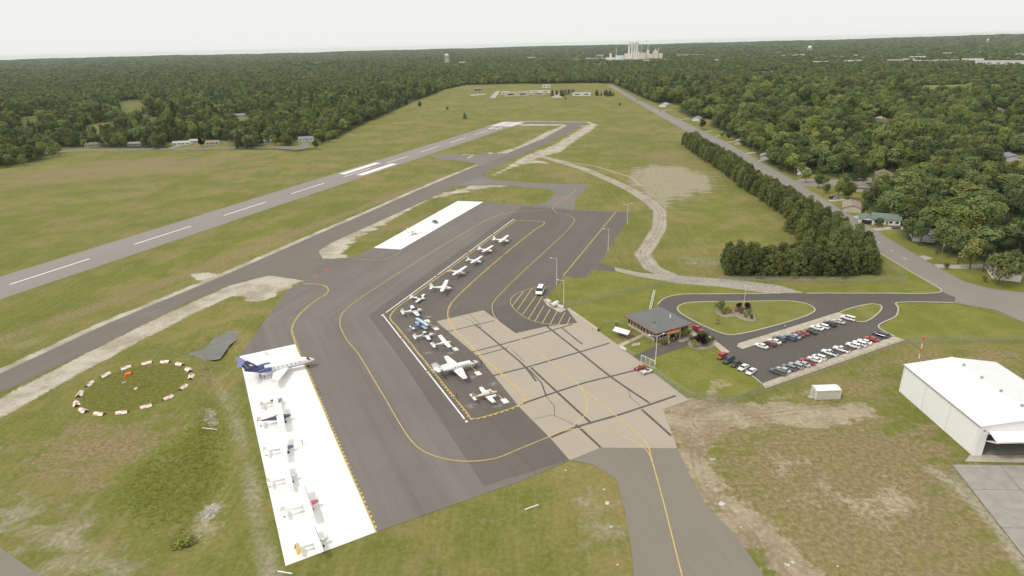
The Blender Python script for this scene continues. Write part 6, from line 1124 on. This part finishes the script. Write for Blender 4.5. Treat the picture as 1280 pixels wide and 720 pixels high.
aircraft(MERGE(HIGH, rudder=(.15,.15,.17)), (584.4,325.6), (600.5,327.5), 'white high wing aircraft with a dark rudder in the parked line', tips=((602,321),(587.5,330))); aircraft(MERGE(HIGH, tail=(.55,.40,.22), cowl=(.52,.42,.22)), (562,340), (580,342), 'white high wing aircraft with tan nose and tail', tips=((583,334),(565.6,345)))
aircraft(MERGE(HIGH, trim=NAVY, stripe=[(1.0,-3.6,.50,1.28,.10)]), (539.4,361.5), (562,360.8), 'larger white high wing aircraft with blue side stripe', scale=1.12, tips=((557.5,351.5),(549.5,366)))
aircraft(MERGE(LOW), (513.7,372.5), (531,372), 'small white low wing aircraft standing between the high wing line and the stands', scale=.92, tips=((530,370),(519.6,378.4)))
aircraft(MERGE(LOW), (503,391), (526.7,388), 'white low wing aircraft with an open canopy next to the pale blue biplane', scale=1.05, tips=((513,384),(523.3,396.7)))
BIP = dict(L=6.0, nose=2.3, fus=[(2.0,.15,.15,1.25),(1.9,.42,.40,1.25),(1.2,.46,.46,1.25),(.4,.44,.48,1.24),(-1.0,.38,.42,1.22),(-2.2,.22,.26,1.15),(-3.6,.05,.1,1.05)], ncowl=2, wings=[(1.0,1.25,.75,1.1,3.7,2.05,2.07,.10),(.55,1.2,.4,1.0,3.4,.92,1.0,.10)], stab=(-2.8,.9,.65,1.45,1.15), fin=(-2.7,1.1,1.2,2.1,.35,.6), glass=[(-.1,-.9,.30,1.62,1.88,-.3,-.7)], props=[(1.98,0,1.25)], gear=[(1.0,.85,.26,.9),(1.0,-.85,.26,.9),(-3.3,0,.1,.95)], struts=[(.5,.35,1.55,.55,.5,2.02),(.2,2.5,1.0,.45,2.6,2.05),(-.25,2.5,1.0,0,2.6,2.05)], para=True)
PB = (.50,.66,.72); aircraft(MERGE(BIP, wing=PB, body=(.10,.22,.50), cowl=(.10,.22,.50), tail=(.10,.22,.50), stabc=W_, stripes=(.22,.42,.52)), (514.5,410), (534.5,404), 'pale blue biplane with sunburst striped wings and blue tail', 'biplane', scale=1.12)
aircraft(MERGE(LOW, trim=RED3, stripe=[(-.9,-2.2,.43,1.48,.34)], wings=[(.8,1.5,.6,1.2,3.6,.95,1.1,.12)]), (519.4,421.5), (540,418), 'small white aerobatic aircraft with a red patch behind the cockpit', scale=.92, tips=((529,415),(536,425)))
aircraft(MERGE(TDRG, wings=[(.85,1.8,.8,1.5,5.9,2.15,2.2,.13)], stab=(-4.0,1.15,.85,2.2,1.58)), (537.5,433), (565.5,426.7), 'big white high wing aircraft beside the white jet', scale=1.02, tips=((549.4,419),(562,434)))
CIT = dict(L=14.4, nose=6.2, fus=[(6.2,.1,.12,1.7),(5.6,.42,.40,1.72),(4.6,.68,.62,1.82),(3.5,.82,.80,1.95),(-1.5,.82,.82,1.95),(-3.6,.66,.68,2.05),(-5.8,.36,.42,2.25),(-7.6,.08,.14,2.4)], wings=[(1.1,3.1,-.3,1.3,7.6,1.45,1.85,.12)], stab=(-5.9,1.6,.9,2.7,3.0), fin=(-4.6,3.0,2.5,4.7,1.9,1.2), glass=[(4.9,3.6,.62,2.2,2.68,4.2,3.7)], ports=[(2.6,6,.75,.82,2.1)], nacelles=[(-2.2,-5.0,1.15,2.35,.48)], gear=[(-.3,2.2,.3,1.3),(-.3,-2.2,.3,1.3),(5.0,0,.24,1.5)], stripe=[(3.6,-3.0,.825,1.72,.08)], trim=(.42,.44,.38))
aircraft(CIT, (541,464), (596,454.5), 'white twin engine business jet with straight wings', 'business_jet', zc=1.9, tips=((554.4,447.8),(582,475.6)))
TWIN = dict(L=8.9, nose=3.7, fus=[(3.6,.1,.12,1.35),(3.2,.32,.30,1.35),(2.2,.52,.48,1.38),(1.2,.60,.60,1.45),(-.9,.60,.60,1.45),(-2.0,.46,.48,1.5),(-3.6,.24,.28,1.6),(-5.1,.06,.1,1.68)], wings=[(.9,1.9,.75,1.3,5.7,.95,1.2,.13)], tips=True, stab=(-4.2,1.05,.8,2.1,1.7), fin=(-3.4,1.9,1.75,3.2,1.0,.85), tail=(.50,.40,.26), stabc=W_, rudder=(.50,.40,.26), glass=[(1.65,.9,.56,1.75,2.08,1.15,.95)], ports=[(.5,3,.8,.60,1.62)], nacelles=[(2.4,-1.0,1.8,1.2,.42)], props=[(2.4,1.8,1.2),(2.4,-1.8,1.2)], gear=[(.1,1.8,.24,.9),(.1,-1.8,.24,.9),(2.6,0,.2,1.0)], stripe=[(1.6,-3.2,.59,1.22,.3)], trim=(.22,.03,.04), body=(.74,.66,.52), nacc=W_)
aircraft(TWIN, (590,497), (622,490.5), 'white twin engine aircraft with maroon stripe and beige tail', tips=((601,483),(621,503)))
JET = dict(L=20.6, nose=9.2, fus=[(9.2,.12,.14,2.0),(8.6,.55,.5,2.02),(7.4,.95,.9,2.2),(6.0,1.2,1.18,2.35),(-3.5,1.2,1.2,2.35),(-5.5,1.05,1.1,2.45)], wings=[(1.8,5.0,-2.6,1.7,9.4,1.55,2.1,.10)], stab=(-10.2,2.2,1.2,3.7,6.35), stab_sweep=1.6, fin=(-6.4,4.4,3.1,6.35,3.4,2.6), tail=NAVY, rudder=NAVY, stabc=(.13,.15,.36), glass=[(7.95,6.5,.92,2.62,3.22,7.3,6.6)], ports=[(4.6,7,1.25,1.19,2.6)], nacelles=[(-3.6,-7.6,1.75,2.75,.68)], nacc=(.07,.09,.28), gear=[(-1.4,1.8,.4,1.6),(-1.4,-1.8,.4,1.6),(7.0,0,.3,1.7)], stripe=[(8.2,-2.8,1.2,1.75,.16)], trim=(.16,.17,.22))
jet = aircraft(JET, (310,466), (388.5,449), 'large white business jet with navy blue tail and rear engines', 'business_jet', zc=2.4)
mb = MB(); mb.loft([lift_ring(*s_) for s_ in ((-5.5,1.06,1.11,2.45),(-7.6,.78,.86,2.65),(-9.6,.42,.5,2.95),(-11.2,.1,.16,3.2))]); mb.build('tail_cone', paint(NAVY), jet, True)
for sy in (-1,1): mb = MB(); mb.add([(-2.6,sy*9.4,2.12),(-4.3,sy*9.4,2.12),(-4.7,sy*9.75,3.3),(-3.9,sy*9.75,3.3)], [(0,1,2,3)]); mb.add([(-2.6,sy*9.46,2.12),(-4.3,sy*9.46,2.12),(-4.7,sy*9.81,3.3),(-3.9,sy*9.81,3.3)], [(3,2,1,0)]); mb.build('winglet', paint(W_), jet)
SC = (-8.2,0,4.6); mb = MB()
for sy in (-1,1): mb.add([(-8.4,sy*.075,4.3),(-9.2,sy*.075,4.3),(-9.7,sy*.07,4.9),(-9.0,sy*.07,4.9)], [(0,1,2,3) if sy < 0 else (3,2,1,0)])
mb.build('fin_emblem', paint(W_), jet)
aircraft(MERGE(BIP, wing=W_, body=(.70,.66,.63), cowl=(.30,.29,.30), rudder=W_), (327.5,506), (351.5,500), 'white biplane parked between the blue tailed jet and the navy aircraft', 'biplane')
aircraft(MERGE(TDRG, body=(.075,.06,.13), cowl=(.05,.055,.11), tail=W_, rudder=(.62,.28,.18), stabc=W_), (325.6,530.5), (359.6,519), 'navy bodied high wing taildragger with orange rudder', tips=((349,508),(349,537)))
aircraft(MERGE(TDRG, cowl=(.10,.13,.28), spin=(.7,.3,.04), trim=(.2,.2,.22), stripe=[(.4,-3.6,.5,1.5,.08)]), (328,566), (368,557.6), 'white taildragger with blue cowl and orange spinner', scale=1.0, tips=((353,547),(353,576)))
aircraft(MERGE(TDRG, cowl=(.66,.66,.66), stripe=[(.4,-3.6,.5,1.5,.06)], trim=(.4,.4,.4)), (338,604), (367,594.5), 'plain white taildragger with grey gear on the white pad', scale=.95, tips=((356.5,579),(362.5,609)))
aircraft(MERGE(TDRG, cowl=(.55,.14,.17), lead=(.60,.26,.28), spin=(.5,.1,.12)), (360,642), (388.7,627.5), 'white taildragger with red nose and red wing leading edge', scale=.95, tips=((375,607),(382,647)))
aircraft(MERGE(TDRG, para=True, wings=[(.7,1.7,.55,1.5,4.6,1.95,2.05,.12)], stabc=(.72,.42,.06), stab=(-3.7,1.1,1.0,1.7,1.6), rudder=(.25,.25,.27), lead=(.25,.28,.27), cowl=(.62,.60,.58), trim=(.5,.2,.1)), (370.5,688.5), (407.7,672), 'white aircraft with a yellow tailplane at the corner of the white pad', scale=.95, tips=((390.5,664),(401,696)))
aircraft(MERGE(TDRG), (503,286.5), (526,293), 'white aircraft with wheel fairings alone on the upper white pad', scale=1.0)
aircraft(MERGE(LOW, body=(.55,.55,.56), cowl=(.35,.36,.38)), (1285,541), (1252,547), 'grey aircraft sheltered inside the open hangar', zg=.12, scale=.9)
# ------------------------------------------------------------------ people
m_skin = mat('skin',(0.42,0.26,0.19),.6,.05); m_hair = mat('dark_hair',(0.04,0.03,0.025),.8); 
def body_mesh(pose):
    v = []; e = []; r_ = []
    def add(p, rad, par=None):
        v.append(p); r_.append(rad); 
        if par is not None: e.append((par,len(v)-1))
        return len(v)-1
    pel = add((0,0,.96),(.15,.12)); wst = add((0,0,1.10),(.145,.11),pel); ch = add((0,.0,1.30),(.17,.12),wst); sh = add((0,0,1.43),(.13,.09),ch); nk = add((0,0,1.51),(.055,.055),sh); hd = add((0,.02,1.62),(.085,.10),nk); add((0,.01,1.72),(.075,.09),hd); add((0,.115,1.615),(.018,.018),hd)
    for s_ in (-1,1):
        st = .10 if pose == 1 else 0.02
        hp_ = add((s_*.10,0,.90),(.09,.09),pel); kn = add((s_*.11,.03+st*s_,.50),(.062,.062),hp_); an = add((s_*.11,st*1.6*s_,.09),(.042,.042),kn); add((s_*.12,.14+st*1.6*s_,.035),(.04,.03),an)
        so_ = add((s_*.20,0,1.41),(.06,.06),sh)
        if pose == 2 and s_ > 0: el = add((s_*.28,.10,1.18),(.043,.043),so_); wr = add((s_*.16,.30,1.22),(.03,.03),el); d = (-.05,.09,.03)
        else: el = add((s_*.26,-.03,1.14),(.043,.043),so_); wr = add((s_*.27,.06,.90),(.03,.03),el); d = (0,.02,-.09)
        pm_ = add((v[wr][0]+d[0]*.8,v[wr][1]+d[1]*.8,v[wr][2]+d[2]*.8),(.034,.022),wr)
        for k, q in enumerate((-.03,-.01,.01,.03)):
            ln = (.85,1,.95,.75)[k]; k1 = add((v[pm_][0]+d[0]*.5*ln,v[pm_][1]+d[1]*.5*ln+q,v[pm_][2]+d[2]*.5*ln),(.009,.009),pm_); add((v[k1][0]+d[0]*.4*ln-.01*s_,v[k1][1]+d[1]*.4*ln,v[k1][2]+d[2]*.4*ln),(.008,.008),k1)
        add((v[wr][0]-.04*s_,v[wr][1]+.05,v[wr][2]-.05),(.010,.010),pm_)
    me = bpy.data.meshes.new('person'); me.from_pydata(v, e, []); ob = bpy.data.objects.new('tmp', me); COL.objects.link(ob)
    sk = ob.modifiers.new('s','SKIN'); sv = me.skin_vertices[0].data
    for i, q in enumerate(r_): sv[i].radius = q
    sv[0].use_root = True; sb = ob.modifiers.new('d','SUBSURF'); sb.levels = 1; sb.render_levels = 1
    dg = bpy.context.evaluated_depsgraph_get(); out = bpy.data.meshes.new_from_object(ob.evaluated_get(dg)); bpy.data.objects.remove(ob); out.name = 'person'
    out.materials.clear()
    for _ in range(5): out.materials.append(m_skin)
    for p_ in out.polygons:
        c = p_.center; mi = 0
        if c.z < .09: mi = 4
        elif c.z < .98 and abs(c.x) < .205: mi = 2
        elif c.z < 1.47 and (abs(c.x) < .215 or c.z > 1.2): mi = 1
        elif c.z > 1.66 or (c.z > 1.55 and c.y < -.01): mi = 3
        p_.material_index = mi; p_.use_smooth = True
    return out
BODY = [body_mesh(k) for k in range(3)]
PEOPLE = [(326,473,0,(.12,.11,.12),(.06,.06,.07),'person in dark clothes standing below the jet wing'),(331.3,474.5,2,(.15,.09,.08),(.07,.06,.06),'person in brown top beside the jet wing'),(398,491.5,1,(.03,.03,.03),(.5,.5,.5),'person in black top at the dashed yellow line'),(378.3,556.5,0,(.10,.13,.10),(.12,.14,.13),'person in green clothes standing on the white pad'),(595.8,458.5,0,(.14,.06,.05),(.05,.04,.04),'shorter person in dark red before the white jet'),(602,455.5,2,(.12,.05,.05),(.05,.04,.05),'person in dark clothes before the white jet nose'),(568.6,500,1,(.5,.5,.55),(.10,.10,.16),'person in pale top walking by the white lane stripe'),(571,497.2,0,(.12,.10,.13),(.12,.11,.2),'person in dark top walking by the white lane stripe'),
 (628.3,320.5,0,(.04,.04,.04),(.05,.05,.06),'person in black standing on the inner dashed line'),(630.3,321,1,(.55,.45,.32),(.3,.28,.25),'person in pale clothes standing on the inner dashed line'),(787.5,426.5,0,(.10,.12,.30),(.3,.08,.09),'person in blue top on the footpath'),(836,432.5,0,(.6,.6,.62),(.20,.26,.42),'person in white top by the terminal porch'),(842,427,2,(.55,.5,.4),(.08,.08,.1),'person in beige among the group at the porch'),(845,425.5,0,(.08,.08,.1),(.1,.1,.12),'person in black among the group at the porch'),(839,428,1,(.07,.07,.09),(.08,.08,.10),'person in dark top at the edge of the porch group'),(865,414.5,0,(.55,.45,.45),(.15,.12,.2),'person in pale pink standing at the red sedan'),(980.5,411.5,0,(.45,.5,.6),(.15,.18,.25),'person in pale blue walking along the concrete strip')]
for k, (px, py, ps, sh_, pn, lb) in enumerate(PEOPLE):
    o = link(bpy.data.objects.new('person', BODY[ps])); o.location = P(px,py,.09 if px < 700 else (.18 if 970 < px < 990 else .06)); o.rotation_euler = (0,0,k*1.7); tag(o, lb, 'person')
    for i, m_ in enumerate((m_skin, mat('shirt_%02d' % k, sh_, .8), mat('trousers_%02d' % k, pn, .85), m_hair, m_trim)): o.material_slots[i].link = 'OBJECT'; o.material_slots[i].material = m_
# ------------------------------------------------------------------ haze
m_haze = bpy.data.materials.new('haze_air'); t = NT(m_haze); hv = t.n('ShaderNodeVolumePrincipled'); hv.inputs['Color'].default_value = (.88,.94,1.0,1); hv.inputs['Density'].default_value = 3.2e-5; hv.inputs['Anisotropy'].default_value = .2; t.t.links.new(hv.outputs[0], t.out.inputs['Volume'])
mb = MB(); mb.box((0,7000,51), (27000,16000,110)); tag(mb.build('haze', m_haze), 'thin pale summer haze over the whole place', 'haze', kind='stuff')
